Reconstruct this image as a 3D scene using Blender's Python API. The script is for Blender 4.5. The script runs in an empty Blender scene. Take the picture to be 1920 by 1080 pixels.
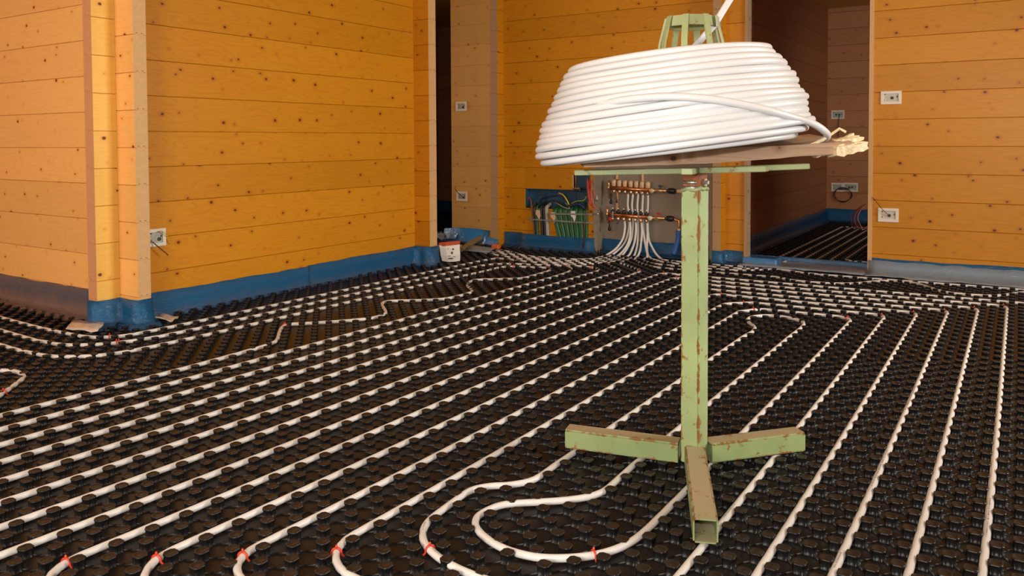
import bpy, bmesh, math, random
import numpy as np
from mathutils import Vector, Matrix
random.seed(7)
C = bpy.context.scene
COL = C.collection
# ------------------------------------------------------------ camera
cam = bpy.data.cameras.new('camera'); camo = bpy.data.objects.new('camera', cam); COL.objects.link(camo)
cam.sensor_width = 36.0; cam.lens = 28.2796; cam.shift_y = -0.11730; cam.clip_start = 0.02; cam.clip_end = 60
camo.matrix_world = Matrix(((0.541503, 0.030646, -0.840140, -0.987804),
                            (-0.840686, 0.014293, -0.541334, -1.842141),
                            (-0.004582, 0.999428, 0.033503, 0.997321),
                            (0, 0, 0, 1)))
C.camera = camo
# ------------------------------------------------------------ world, lamps, exposure
w = bpy.data.worlds.new('world'); C.world = w; w.use_nodes = True
w.node_tree.nodes['Background'].inputs[0].default_value = (0.75, 0.85, 1.0, 1)
w.node_tree.nodes['Background'].inputs[1].default_value = 0.6
def area(name, loc, target, size, power, color, size_y=None):
    l = bpy.data.lights.new(name, 'AREA'); l.energy = power; l.color = color
    l.shape = 'RECTANGLE'; l.size = size; l.size_y = size_y or size
    o = bpy.data.objects.new(name, l); COL.objects.link(o); o.location = loc
    o.rotation_euler = (Vector(target) - Vector(loc)).to_track_quat('-Z', 'Y').to_euler()
    return o
fl = bpy.data.lights.new('camera_flash', 'AREA'); fl.energy = 30; fl.color = (1.0, 0.985, 0.96); fl.shape = 'RECTANGLE'; fl.size = 0.06; fl.size_y = 0.04
flo = bpy.data.objects.new('camera_flash', fl); COL.objects.link(flo)
flo.location = Vector((-0.987804, -1.842141, 0.997321)) + Vector((0.54, -0.84, 0)) * -0.03 + Vector((0, 0, 0.17))
flo.rotation_euler = (Vector((3.2, 0.9, 0.62)) - flo.location).to_track_quat('-Z', 'Y').to_euler()
area('window_daylight_right', (3.25, -4.35, 1.45), (2.4, 2.3, 0.8), 1.4, 92, (1.0, 0.96, 0.88), 1.2).data.spread = math.radians(115)
area('window_daylight_rear', (-3.3, 2.6, 1.4), (2.0, 2.6, 0.9), 1.6, 85, (1.0, 0.80, 0.66), 1.2)
area('window_daylight_back', (-3.3, -1.4, 1.5), (5.3, 1.6, 0.9), 1.8, 165, (1.0, 0.93, 0.84), 1.2)
area('corridor_fill_light', (4.75, 5.5, 1.5), (5.3, 2.6, 0.9), 0.9, 34, (1.0, 0.92, 0.82), 1.2)  # added fill light, no real window: brightens the pale corridor panel
area('room_fill_light', (5.75, -2.4, 1.5), (9.2, -0.6, 0.8), 1.0, 7, (1.0, 0.88, 0.78), 1.2).data.spread = math.radians(75)  # added fill light without a window, lifts the right room's walls
C.view_settings.view_transform = 'Standard'; C.view_settings.look = 'None'
C.view_settings.gamma = 1.0; C.view_settings.use_curve_mapping = False
C.view_settings.exposure = -0.30

# ------------------------------------------------------------ materials
def mat(name):
    m = bpy.data.materials.new(name); m.use_nodes = True
    nt = m.node_tree; b = nt.nodes['Principled BSDF']
    return m, nt, b
def N(nt, t, **kw):
    n = nt.nodes.new(t)
    for k, v in kw.items():
        if k.startswith('i_'):
            n.inputs[k[2:].replace('_', ' ')].default_value = v
        else: setattr(n, k, v)
    return n
def L(nt, a, b): nt.links.new(a, b)
def ramp(nt, pts, interp='LINEAR'):
    r = nt.nodes.new('ShaderNodeValToRGB'); r.color_ramp.interpolation = interp
    e = r.color_ramp.elements
    while len(e) > 1: e.remove(e[-1])
    e[0].position = pts[0][0]; e[0].color = pts[0][1]
    for p, c in pts[1:]:
        x = e.new(p); x.color = c
    return r
def c4(r, g, b): return (r, g, b, 1)
def simple(name, col, rough=0.5, metal=0.0, bump=0.0, scale=60, coat=0.0, var=0.0):
    m, nt, b = mat(name)
    b.inputs['Base Color'].default_value = c4(*col); b.inputs['Roughness'].default_value = rough
    b.inputs['Metallic'].default_value = metal; b.inputs['Coat Weight'].default_value = coat
    tc = N(nt, 'ShaderNodeTexCoord'); no = N(nt, 'ShaderNodeTexNoise'); no.inputs['Scale'].default_value = scale; no.inputs['Detail'].default_value = 3
    L(nt, tc.outputs['Object'], no.inputs['Vector'])
    if var:
        r = ramp(nt, [(0.3, c4(*[max(0, x * (1 - var)) for x in col])), (0.7, c4(*[min(1, x * (1 + var)) for x in col]))])
        L(nt, no.outputs['Fac'], r.inputs[0]); L(nt, r.outputs[0], b.inputs['Base Color'])
    if bump:
        bp = N(nt, 'ShaderNodeBump'); bp.inputs['Strength'].default_value = bump; bp.inputs['Distance'].default_value = 0.002
        L(nt, no.outputs['Fac'], bp.inputs['Height']); L(nt, bp.outputs[0], b.inputs['Normal'])
    return m

def wood(name, light, dark, knot, rough=0.42, coat=0.15, kd=1.0):
    m, nt, b = mat(name)
    tc = N(nt, 'ShaderNodeTexCoord'); oi = N(nt, 'ShaderNodeObjectInfo')
    off = N(nt, 'ShaderNodeVectorMath', operation='SCALE'); off.inputs[3].default_value = 1.0
    cmb = N(nt, 'ShaderNodeCombineXYZ')
    mu = N(nt, 'ShaderNodeMath', operation='MULTIPLY'); mu.inputs[1].default_value = 37.0
    L(nt, oi.outputs['Random'], mu.inputs[0]); L(nt, mu.outputs[0], cmb.inputs[0]); L(nt, mu.outputs[0], cmb.inputs[2])
    add = N(nt, 'ShaderNodeVectorMath', operation='ADD'); L(nt, tc.outputs['Object'], add.inputs[0]); L(nt, cmb.outputs[0], add.inputs[1])
    # knots : voronoi over x / z
    mk = N(nt, 'ShaderNodeMapping'); mk.inputs['Scale'].default_value = (5.0, 0.001, 6.4); L(nt, add.outputs[0], mk.inputs[0])
    vo = N(nt, 'ShaderNodeTexVoronoi', voronoi_dimensions='2D'); vo.inputs['Scale'].default_value = 1.0
    ks0 = N(nt, 'ShaderNodeSeparateXYZ'); L(nt, mk.outputs[0], ks0.inputs[0]); kc0 = N(nt, 'ShaderNodeCombineXYZ'); L(nt, ks0.outputs[0], kc0.inputs[0]); L(nt, ks0.outputs[2], kc0.inputs[1]); L(nt, kc0.outputs[0], vo.inputs['Vector'])
    sep = N(nt, 'ShaderNodeSeparateColor'); L(nt, vo.outputs['Color'], sep.inputs[0])
    # knot radius by cell
    kr = N(nt, 'ShaderNodeMath', operation='MULTIPLY'); L(nt, sep.outputs[0], kr.inputs[0]); kr.inputs[1].default_value = 0.060 * kd
    ks = N(nt, 'ShaderNodeMath', operation='SUBTRACT'); L(nt, kr.outputs[0], ks.inputs[0]); L(nt, vo.outputs['Distance'], ks.inputs[1])
    kk = N(nt, 'ShaderNodeMapRange'); L(nt, ks.outputs[0], kk.inputs[0]); kk.inputs[1].default_value = -0.006; kk.inputs[2].default_value = 0.012
    halo = N(nt, 'ShaderNodeMapRange'); L(nt, ks.outputs[0], halo.inputs[0]); halo.inputs[1].default_value = -0.11; halo.inputs[2].default_value = 0.02
    # grain
    n1 = N(nt, 'ShaderNodeTexNoise'); n1.inputs['Scale'].default_value = 1.0; n1.inputs['Detail'].default_value = 2
    m1 = N(nt, 'ShaderNodeMapping'); m1.inputs['Scale'].default_value = (1.3, 3, 9); L(nt, add.outputs[0], m1.inputs[0]); L(nt, m1.outputs[0], n1.inputs['Vector'])
    hm = N(nt, 'ShaderNodeMath', operation='MULTIPLY'); L(nt, halo.outputs[0], hm.inputs[0]); hm.inputs[1].default_value = 0.35
    s1 = N(nt, 'ShaderNodeMath', operation='ADD'); L(nt, n1.outputs['Fac'], s1.inputs[0]); L(nt, hm.outputs[0], s1.inputs[1])
    s2 = N(nt, 'ShaderNodeMath', operation='MULTIPLY'); L(nt, s1.outputs[0], s2.inputs[0]); s2.inputs[1].default_value = 95.0
    s3 = N(nt, 'ShaderNodeMath', operation='SINE'); L(nt, s2.outputs[0], s3.inputs[0])
    n2 = N(nt, 'ShaderNodeTexNoise'); n2.inputs['Detail'].default_value = 4
    m2 = N(nt, 'ShaderNodeMapping'); m2.inputs['Scale'].default_value = (4, 60, 130); L(nt, add.outputs[0], m2.inputs[0]); L(nt, m2.outputs[0], n2.inputs['Vector']); n2.inputs['Scale'].default_value = 1
    g = N(nt, 'ShaderNodeMapRange'); L(nt, s3.outputs[0], g.inputs[0]); g.inputs[1].default_value = 0.3; g.inputs[2].default_value = 1.0
    g.inputs[3].default_value = 0.0; g.inputs[4].default_value = 0.22
    ad = N(nt, 'ShaderNodeMath', operation='ADD'); L(nt, g.outputs[0], ad.inputs[0])
    fm = N(nt, 'ShaderNodeMath', operation='MULTIPLY'); L(nt, n2.outputs['Fac'], fm.inputs[0]); fm.inputs[1].default_value = 0.45; L(nt, fm.outputs[0], ad.inputs[1])
    n3 = N(nt, 'ShaderNodeTexNoise'); n3.inputs['Scale'].default_value = 0.9; L(nt, add.outputs[0], n3.inputs['Vector'])
    ad2 = N(nt, 'ShaderNodeMath', operation='MULTIPLY_ADD'); L(nt, n3.outputs['Fac'], ad2.inputs[0]); ad2.inputs[1].default_value = 0.5; L(nt, ad.outputs[0], ad2.inputs[2])
    mr = N(nt, 'ShaderNodeMapRange'); L(nt, ad2.outputs[0], mr.inputs[0]); mr.inputs[1].default_value = 0.3; mr.inputs[2].default_value = 1.05
    mix = N(nt, 'ShaderNodeMix', data_type='RGBA'); L(nt, mr.outputs[0], mix.inputs[0])
    mix.inputs[6].default_value = c4(*light); mix.inputs[7].default_value = c4(*dark)
    hx = N(nt, 'ShaderNodeMix', data_type='RGBA'); L(nt, halo.outputs[0], hx.inputs[0]); L(nt, mix.outputs[2], hx.inputs[6])
    hx.inputs[7].default_value = c4(dark[0] * 1.0, dark[1] * .88, dark[2] * .8)
    kx = N(nt, 'ShaderNodeMix', data_type='RGBA'); L(nt, kk.outputs[0], kx.inputs[0]); L(nt, hx.outputs[2], kx.inputs[6]); kx.inputs[7].default_value = c4(*knot)
    hs = N(nt, 'ShaderNodeHueSaturation'); L(nt, kx.outputs[2], hs.inputs['Color'])
    vm = N(nt, 'ShaderNodeMapRange'); L(nt, oi.outputs['Random'], vm.inputs[0]); vm.inputs[3].default_value = 0.93; vm.inputs[4].default_value = 1.06
    L(nt, vm.outputs[0], hs.inputs['Value'])
    L(nt, hs.outputs[0], b.inputs['Base Color'])
    b.inputs['Roughness'].default_value = rough; b.inputs['Specular IOR Level'].default_value = 0.28; b.inputs['Coat Weight'].default_value = coat * .2; b.inputs['Coat Roughness'].default_value = 0.25
    bp = N(nt, 'ShaderNodeBump'); bp.inputs['Strength'].default_value = 0.15; bp.inputs['Distance'].default_value = 0.001
    L(nt, n2.outputs['Fac'], bp.inputs['Height']); L(nt, bp.outputs[0], b.inputs['Normal'])
    return m
M = {}
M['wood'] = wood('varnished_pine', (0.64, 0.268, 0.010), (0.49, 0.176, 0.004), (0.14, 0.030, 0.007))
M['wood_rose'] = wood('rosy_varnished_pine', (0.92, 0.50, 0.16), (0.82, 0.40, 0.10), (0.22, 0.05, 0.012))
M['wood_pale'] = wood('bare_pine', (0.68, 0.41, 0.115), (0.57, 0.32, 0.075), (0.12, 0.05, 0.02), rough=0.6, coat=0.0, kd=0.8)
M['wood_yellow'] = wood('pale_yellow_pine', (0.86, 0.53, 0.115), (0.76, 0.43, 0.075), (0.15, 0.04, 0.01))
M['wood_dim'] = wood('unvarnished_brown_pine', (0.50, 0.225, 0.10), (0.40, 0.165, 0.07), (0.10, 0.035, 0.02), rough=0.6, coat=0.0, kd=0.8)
M['endgrain'] = simple('pale_end_grain', (0.66, 0.40, 0.175), 0.65, bump=0.4, scale=45, var=0.05)
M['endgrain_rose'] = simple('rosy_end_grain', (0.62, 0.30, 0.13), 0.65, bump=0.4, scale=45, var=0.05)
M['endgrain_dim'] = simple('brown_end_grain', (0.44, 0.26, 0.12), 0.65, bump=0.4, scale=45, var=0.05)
M['plank_old'] = wood('rough_sawn_plank', (0.52, 0.36, 0.24), (0.30, 0.17, 0.10), (0.12, 0.05, 0.03), rough=0.75, coat=0)
M['splinter'] = simple('fresh_broken_wood', (0.80, 0.66, 0.42), 0.8, bump=0.8, scale=90, var=0.25)
M['handle_wood'] = simple('dirty_wooden_handle', (0.22, 0.15, 0.055), 0.7, bump=0.3, scale=30, var=0.2)

def film(name, blue, grey, zlo, zhi, alpha=1.0):
    m, nt, b = mat(name)
    geo = N(nt, 'ShaderNodeNewGeometry'); sp = N(nt, 'ShaderNodeSeparateXYZ'); L(nt, geo.outputs['Position'], sp.inputs[0])
    no = N(nt, 'ShaderNodeTexNoise'); no.inputs['Scale'].default_value = 7; no.inputs['Detail'].default_value = 3; L(nt, geo.outputs['Position'], no.inputs['Vector'])
    a = N(nt, 'ShaderNodeMath', operation='MULTIPLY_ADD'); L(nt, no.outputs['Fac'], a.inputs[0]); a.inputs[1].default_value = -0.10; L(nt, sp.outputs[2], a.inputs[2])
    mr = N(nt, 'ShaderNodeMapRange'); L(nt, a.outputs[0], mr.inputs[0]); mr.inputs[1].default_value = zlo - 0.05; mr.inputs[2].default_value = zhi - 0.05
    mx = N(nt, 'ShaderNodeMix', data_type='RGBA'); L(nt, mr.outputs[0], mx.inputs[0]); mx.inputs[6].default_value = c4(*grey); mx.inputs[7].default_value = c4(*blue)
    L(nt, mx.outputs[2], b.inputs['Base Color'])
    b.inputs['Roughness'].default_value = 0.25; b.inputs['Coat Weight'].default_value = 1.0; b.inputs['Coat Roughness'].default_value = 0.08
    mp = N(nt, 'ShaderNodeMapping'); mp.inputs['Rotation'].default_value = (0.7, 0.5, 0.4); mp.inputs['Scale'].default_value = (30, 30, 150); L(nt, geo.outputs['Position'], mp.inputs[0])
    wn = N(nt, 'ShaderNodeTexNoise'); wn.inputs['Scale'].default_value = 1; wn.inputs['Detail'].default_value = 3; wn.inputs['Distortion'].default_value = 1.2; L(nt, mp.outputs[0], wn.inputs['Vector'])
    bp = N(nt, 'ShaderNodeBump'); bp.inputs['Strength'].default_value = 1.0; bp.inputs['Distance'].default_value = 0.005
    L(nt, wn.outputs['Fac'], bp.inputs['Height']); L(nt, bp.outputs[0], b.inputs['Normal']); L(nt, bp.outputs[0], b.inputs['Coat Normal'])
    b.inputs['Alpha'].default_value = alpha
    return m
M['film'] = film('blue_edge_strip', (0.008, 0.205, 0.50), (0.06, 0.19, 0.40), 0.02, 0.07)
M['film_rose'] = film('muted_edge_strip', (0.17, 0.20, 0.29), (0.36, 0.25, 0.24), 0.05, 0.13)  # greyer blue above, rosy grey towards the floor
M['skirt'] = film('clear_grey_skirt', (0.24, 0.34, 0.44), (0.33, 0.37, 0.43), 0.0, 0.05, 0.85)
M['flap'] = film('pale_film', (0.72, 0.60, 0.50), (0.72, 0.58, 0.50), 0.0, 0.05, 0.9)
M['skirt_rose'] = film('clear_rosy_skirt', (0.40, 0.27, 0.24), (0.40, 0.25, 0.21), 0.0, 0.05, 0.8)

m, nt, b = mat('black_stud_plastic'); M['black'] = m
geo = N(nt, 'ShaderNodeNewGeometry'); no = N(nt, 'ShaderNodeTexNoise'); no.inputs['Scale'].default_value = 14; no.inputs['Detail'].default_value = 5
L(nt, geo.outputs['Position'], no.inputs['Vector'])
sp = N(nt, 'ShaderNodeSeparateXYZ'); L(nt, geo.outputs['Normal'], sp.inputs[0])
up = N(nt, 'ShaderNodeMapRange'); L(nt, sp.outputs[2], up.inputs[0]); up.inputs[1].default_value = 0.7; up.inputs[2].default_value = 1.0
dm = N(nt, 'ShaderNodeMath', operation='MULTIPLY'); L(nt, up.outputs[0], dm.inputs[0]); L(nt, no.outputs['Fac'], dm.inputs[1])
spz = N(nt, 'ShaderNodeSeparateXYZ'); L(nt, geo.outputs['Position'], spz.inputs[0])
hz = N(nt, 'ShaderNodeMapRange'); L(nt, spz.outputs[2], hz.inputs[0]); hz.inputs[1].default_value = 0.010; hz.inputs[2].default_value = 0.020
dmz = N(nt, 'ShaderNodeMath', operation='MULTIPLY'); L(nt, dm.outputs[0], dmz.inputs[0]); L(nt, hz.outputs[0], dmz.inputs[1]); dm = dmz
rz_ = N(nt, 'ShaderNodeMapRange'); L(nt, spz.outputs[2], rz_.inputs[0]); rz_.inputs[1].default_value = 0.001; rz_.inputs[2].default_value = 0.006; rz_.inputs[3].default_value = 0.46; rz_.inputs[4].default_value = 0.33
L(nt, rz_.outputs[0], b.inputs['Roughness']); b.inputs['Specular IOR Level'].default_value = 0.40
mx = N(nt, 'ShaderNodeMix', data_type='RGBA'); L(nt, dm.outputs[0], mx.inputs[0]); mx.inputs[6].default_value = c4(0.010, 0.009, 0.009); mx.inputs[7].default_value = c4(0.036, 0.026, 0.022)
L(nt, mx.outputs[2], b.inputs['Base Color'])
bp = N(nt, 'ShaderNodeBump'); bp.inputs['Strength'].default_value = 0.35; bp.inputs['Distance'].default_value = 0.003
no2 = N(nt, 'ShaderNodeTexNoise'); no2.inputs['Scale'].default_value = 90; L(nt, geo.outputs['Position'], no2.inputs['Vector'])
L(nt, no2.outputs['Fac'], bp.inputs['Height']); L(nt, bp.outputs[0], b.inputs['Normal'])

def pipe_mat(name, col, prn=0.0):
    m, nt, b = mat(name)
    b.inputs['Base Color'].default_value = c4(*col); b.inputs['Roughness'].default_value = 0.38
    b.inputs['Subsurface Weight'].default_value = 0.0
    geo = N(nt, 'ShaderNodeNewGeometry')
    no = N(nt, 'ShaderNodeTexNoise'); no.inputs['Scale'].default_value = 3; L(nt, geo.outputs['Position'], no.inputs['Vector'])
    r = ramp(nt, [(0.3, c4(col[0] * .92, col[1] * .92, col[2] * .9)), (0.7, c4(*col))]); L(nt, no.outputs['Fac'], r.inputs[0]); L(nt, r.outputs[0], b.inputs['Base Color'])
    return m
M['pipe'] = pipe_mat('white_heating_pipe', (0.75, 0.735, 0.715))
M['coil'] = pipe_mat('clean_white_pipe', (0.74, 0.76, 0.785))
M['red'] = simple('red_clip_plastic', (0.62, 0.05, 0.02), 0.4)

def rusty(name, base, rust, lim, amount=0.5, dust=None):
    m, nt, b = mat(name)
    tc = N(nt, 'ShaderNodeTexCoord'); sp = N(nt, 'ShaderNodeSeparateXYZ'); L(nt, tc.outputs['Object'], sp.inputs[0])
    ay = N(nt, 'ShaderNodeMath', operation='ABSOLUTE'); L(nt, sp.outputs[1], ay.inputs[0])
    az = N(nt, 'ShaderNodeMath', operation='ABSOLUTE'); L(nt, sp.outputs[2], az.inputs[0])
    mn = N(nt, 'ShaderNodeMath', operation='MINIMUM'); L(nt, ay.outputs[0], mn.inputs[0]); L(nt, az.outputs[0], mn.inputs[1])
    ed = N(nt, 'ShaderNodeMapRange'); L(nt, mn.outputs[0], ed.inputs[0]); ed.inputs[1].default_value = lim - 0.006; ed.inputs[2].default_value = lim; ed.inputs[4].default_value = 0.22
    no = N(nt, 'ShaderNodeTexNoise'); no.inputs['Scale'].default_value = 26; no.inputs['Detail'].default_value = 6; no.inputs['Roughness'].default_value = 0.65; L(nt, tc.outputs['Object'], no.inputs['Vector'])
    ad = N(nt, 'ShaderNodeMath', operation='ADD'); L(nt, ed.outputs[0], ad.inputs[0]); L(nt, no.outputs['Fac'], ad.inputs[1])
    th = N(nt, 'ShaderNodeMapRange'); L(nt, ad.outputs[0], th.inputs[0]); th.inputs[1].default_value = 0.70 - amount * 0.1; th.inputs[2].default_value = 0.76 - amount * 0.1
    n2 = N(nt, 'ShaderNodeTexNoise'); n2.inputs['Scale'].default_value = 5; n2.inputs['Detail'].default_value = 4; L(nt, tc.outputs['Object'], n2.inputs['Vector'])
    r = ramp(nt, [(0.35, c4(*[x * .85 for x in base])), (0.65, c4(*[min(1, x * 1.12) for x in base]))]); L(nt, n2.outputs['Fac'], r.inputs[0])
    last = r.outputs[0]
    if dust:
        geo = N(nt, 'ShaderNodeNewGeometry'); s2 = N(nt, 'ShaderNodeSeparateXYZ'); L(nt, geo.outputs['Normal'], s2.inputs[0])
        uz = N(nt, 'ShaderNodeMapRange'); L(nt, s2.outputs[2], uz.inputs[0]); uz.inputs[1].default_value = 0.6; uz.inputs[2].default_value = 0.95
        dn = N(nt, 'ShaderNodeMapRange'); L(nt, n2.outputs['Fac'], dn.inputs[0]); dn.inputs[1].default_value = 0.25; dn.inputs[2].default_value = 0.6; dn.inputs[3].default_value = 0.5
        dm = N(nt, 'ShaderNodeMath', operation='MULTIPLY'); L(nt, uz.outputs[0], dm.inputs[0]); L(nt, dn.outputs[0], dm.inputs[1])
        dx = N(nt, 'ShaderNodeMix', data_type='RGBA'); L(nt, dm.outputs[0], dx.inputs[0]); L(nt, last, dx.inputs[6]); dx.inputs[7].default_value = c4(*dust); last = dx.outputs[2]
    mx = N(nt, 'ShaderNodeMix', data_type='RGBA'); L(nt, th.outputs[0], mx.inputs[0]); L(nt, last, mx.inputs[6]); mx.inputs[7].default_value = c4(*rust)
    L(nt, mx.outputs[2], b.inputs['Base Color']); b.inputs['Roughness'].default_value = 0.5
    bp = N(nt, 'ShaderNodeBump'); bp.inputs['Strength'].default_value = 0.3; bp.inputs['Distance'].default_value = 0.002; L(nt, th.outputs[0], bp.inputs['Height']); L(nt, bp.outputs[0], b.inputs['Normal'])
    return m
M['green'] = rusty('rusty_green_paint', (0.265, 0.35, 0.150), (0.26, 0.12, 0.035), 0.028, 0.85, (0.40, 0.32, 0.20))
M['green_post'] = rusty('chipped_green_paint', (0.34, 0.44, 0.195), (0.27, 0.13, 0.03), 0.028, 1.0)
M['green_bar'] = rusty('worn_green_bar', (0.33, 0.38, 0.18), (0.28, 0.15, 0.05), 3.0, 1.0)
M['rust'] = simple('brown_rust', (0.30, 0.10, 0.035), 0.7, bump=0.6, scale=70, var=0.35)
M['steel'] = simple('greasy_steel', (0.65, 0.62, 0.55), 0.3, metal=0.9)
M['copper'] = simple('copper_brass', (0.70, 0.30, 0.14), 0.28, metal=0.95)
M['brass'] = simple('pale_brass', (0.75, 0.52, 0.30), 0.3, metal=0.9)
M['chrome'] = simple('chrome', (0.8, 0.8, 0.8), 0.15, metal=1.0)
M['cream'] = simple('cream_plastic', (0.66, 0.46, 0.28), 0.45)
M['blackp'] = simple('black_plastic', (0.012, 0.012, 0.014), 0.35)
M['redp'] = simple('red_handle', (0.50, 0.02, 0.015), 0.35)
M['greyboard'] = simple('grey_cabinet_panel', (0.26, 0.215, 0.165), 0.75, var=0.05, scale=3)
M['greywood'] = simple('grey_cabinet_frame', (0.26, 0.21, 0.15), 0.7, var=0.1, scale=20)
M['white_plate'] = simple('ivory_mounting_frame', (0.80, 0.76, 0.66), 0.45)
M['box_in'] = simple('grey_flush_box', (0.42, 0.43, 0.38), 0.6, var=0.25, scale=130)
M['deepblue'] = simple('dark_blue_cabinet', (0.020, 0.075, 0.13), 0.5, var=0.25, scale=9)
M['conduit'] = simple('green_conduit', (0.018, 0.13, 0.045), 0.4, bump=0.3, scale=300, var=0.2)
M['conduit_dark'] = simple('black_conduit', (0.015, 0.016, 0.018), 0.45)
M['conduit_grey'] = simple('grey_conduit', (0.36, 0.34, 0.33), 0.5)
M['conduit_brown'] = simple('brown_conduit', (0.16, 0.09, 0.04), 0.5)
M['wire_blue'] = simple('blue_wire', (0.02, 0.03, 0.13), 0.45)
M['wire_yellow'] = simple('yellow_green_wire', (0.55, 0.50, 0.03), 0.45)
M['wire_red'] = simple('red_wire', (0.55, 0.06, 0.03), 0.45)
M['wire_pink'] = simple('pink_wire', (0.62, 0.20, 0.17), 0.45)
M['wire_black'] = simple('black_wire', (0.02, 0.018, 0.02), 0.45)
M['wire_brown'] = simple('brown_wire', (0.10, 0.025, 0.015), 0.45)
M['hose_blue'] = simple('blue_foam_sleeve', (0.02, 0.09, 0.32), 0.6, bump=0.3)
M['paper'] = simple('white_printed_bag', (0.74, 0.70, 0.64), 0.6)
M['orange'] = simple('orange_rim', (0.70, 0.13, 0.03), 0.5)
M['ink'] = simple('dark_print', (0.05, 0.03, 0.03), 0.6)
M['ink_faint'] = simple('faint_grey_print', (0.22, 0.17, 0.15), 0.6)
M['slot'] = simple('green_knockout', (0.02, 0.10, 0.05), 0.5)
M['plaster'] = simple('cream_plaster', (0.62, 0.58, 0.50), 0.8)

# ------------------------------------------------------------ helpers
def link(name, me, material=None, parent=None):
    o = bpy.data.objects.new(name, me); COL.objects.link(o)
    if material is not None:
        mats = material if isinstance(material, (list, tuple)) else [material]
        for k in mats: me.materials.append(M[k])
    if parent is not None: o.parent = parent
    return o
def bmobj(name, bm, material, parent=None, smooth=False):
    me = bpy.data.meshes.new(name); bm.normal_update(); bm.to_mesh(me); bm.free()
    if smooth: me.shade_smooth()
    return link(name, me, material, parent)
def tag(o, label=None, cat=None, group=None, kind=None):
    if label: o['label'] = label
    if cat: o['category'] = cat
    if group: o['group'] = group
    if kind: o['kind'] = kind
    return o
def empty(name, loc=(0, 0, 0), rz=0.0):
    o = bpy.data.objects.new(name, None); COL.objects.link(o); o.location = loc; o.rotation_euler = (0, 0, rz); o.empty_display_size = 0.05
    return o
def box(bm, lo, hi, bevel=0.0, mi=0):
    x0, y0, z0 = lo; x1, y1, z1 = hi
    vs = [bm.verts.new(p) for p in ((x0, y0, z0), (x1, y0, z0), (x1, y1, z0), (x0, y1, z0), (x0, y0, z1), (x1, y0, z1), (x1, y1, z1), (x0, y1, z1))]
    fs = [bm.faces.new([vs[i] for i in f]) for f in ((0, 3, 2, 1), (4, 5, 6, 7), (0, 1, 5, 4), (1, 2, 6, 5), (2, 3, 7, 6), (3, 0, 4, 7))]
    for f in fs: f.material_index = mi
    if bevel:
        es = list({e for f in fs for e in f.edges})
        bmesh.ops.bevel(bm, geom=es, offset=bevel, segments=1, affect='EDGES', profile=0.5)
def lathe(bm, prof, n=16, c=(0, 0, 0), axis='z'):
    rings = []
    for r, h in prof:
        ring = []
        for i in range(n):
            a = 2 * math.pi * i / n; p = (r * math.cos(a), r * math.sin(a), h)
            if axis == 'x': p = (h, r * math.cos(a), r * math.sin(a))
            if axis == 'y': p = (r * math.cos(a), h, r * math.sin(a))
            ring.append(bm.verts.new((p[0] + c[0], p[1] + c[1], p[2] + c[2])))
        rings.append(ring)
    for a, b2 in zip(rings, rings[1:]):
        for i in range(n): bm.faces.new((a[i], a[(i + 1) % n], b2[(i + 1) % n], b2[i]))
    bm.faces.new(rings[0][::-1]); bm.faces.new(rings[-1])
def tube(bm, pts, r, n=8, caps=True):
    P = [Vector(p) for p in pts]
    Q = [P[0]]
    for p in P[1:]:
        if (p - Q[-1]).length > 1e-5: Q.append(p)
    P = Q
    T = [(P[min(i + 1, len(P) - 1)] - P[max(i - 1, 0)]).normalized() for i in range(len(P))]
    u = T[0].cross(Vector((0, 0, 1)))
    if u.length < 0.1: u = T[0].cross(Vector((1, 0, 0)))
    u.normalize(); rings = []
    for i, (p, t) in enumerate(zip(P, T)):
        u = (u - t * u.dot(t)); u.normalize(); v = t.cross(u)
        rr = r[i] if isinstance(r, (list, tuple)) else r
        rings.append([bm.verts.new(p + (u * math.cos(2 * math.pi * k / n) + v * math.sin(2 * math.pi * k / n)) * rr) for k in range(n)])
    for a, b2 in zip(rings, rings[1:]):
        for k in range(n): bm.faces.new((a[k], b2[k], b2[(k + 1) % n], a[(k + 1) % n]))
    if caps: bm.faces.new(rings[0]); bm.faces.new(rings[-1][::-1])
def smooth_path(pts, sub=6):
    P = [Vector(p) for p in pts]
    if len(P) < 3: return P
    out = []
    E = [P[0] * 2 - P[1]] + P + [P[-1] * 2 - P[-2]]
    for i in range(1, len(E) - 2):
        a, b2, c, d = E[i - 1], E[i], E[i + 1], E[i + 2]
        for k in range(sub):
            t = k / sub
            out.append(0.5 * ((2 * b2) + (c - a) * t + (2 * a - 5 * b2 + 4 * c - d) * t * t + (-a + 3 * b2 - 3 * c + d) * t ** 3))
    out.append(P[-1]); return out
def tube_obj(name, pts, r, material, parent=None, n=8, sub=6, smooth=True):
    bm = bmesh.new(); tube(bm, smooth_path(pts, sub) if sub > 1 else pts, r, n)
    return bmobj(name, bm, material, parent, smooth)

# ------------------------------------------------------------ stud lattice of the heating plates (50 mm rows, staggered) with a slight
# smooth shift fitted to the lens distortion
WC = [[-0.017295, -0.009146], [0.022204, -0.000615], [0.017438, 0.027702], [0.027379, -0.038939], [0.113624, 0.059252], [-0.272244, 0.122123], [0.293066, 0.105483], [-0.047044, 0.064722], [-0.503815, -0.284509], [0.847879, -0.36254], [-0.15766, 0.020636], [0.734593, 0.418622], [-0.867613, 0.333559]]
def warp(x, y):
    d = max((x + 1.0) * .84 + (y + 1.84) * .541, 0.9)
    t = 1 / (d + .8); s = ((y + 1.84) * .84 - (x + 1.0) * .541) * t
    s = max(-0.62, min(0.62, s)); k = 0; dx = dy = 0.0
    for i in range(-1, 3):
        for j in range(0, 4 - max(i, 0)):
            bb = t ** i * s ** j; dx += WC[k][0] * bb; dy += WC[k][1] * bb; k += 1
    return x + dx, y + dy
def LP(a, b2, z=0.012):
    x, y = warp(a * .05, -b2 * .05); return Vector((x, y, z))

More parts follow.
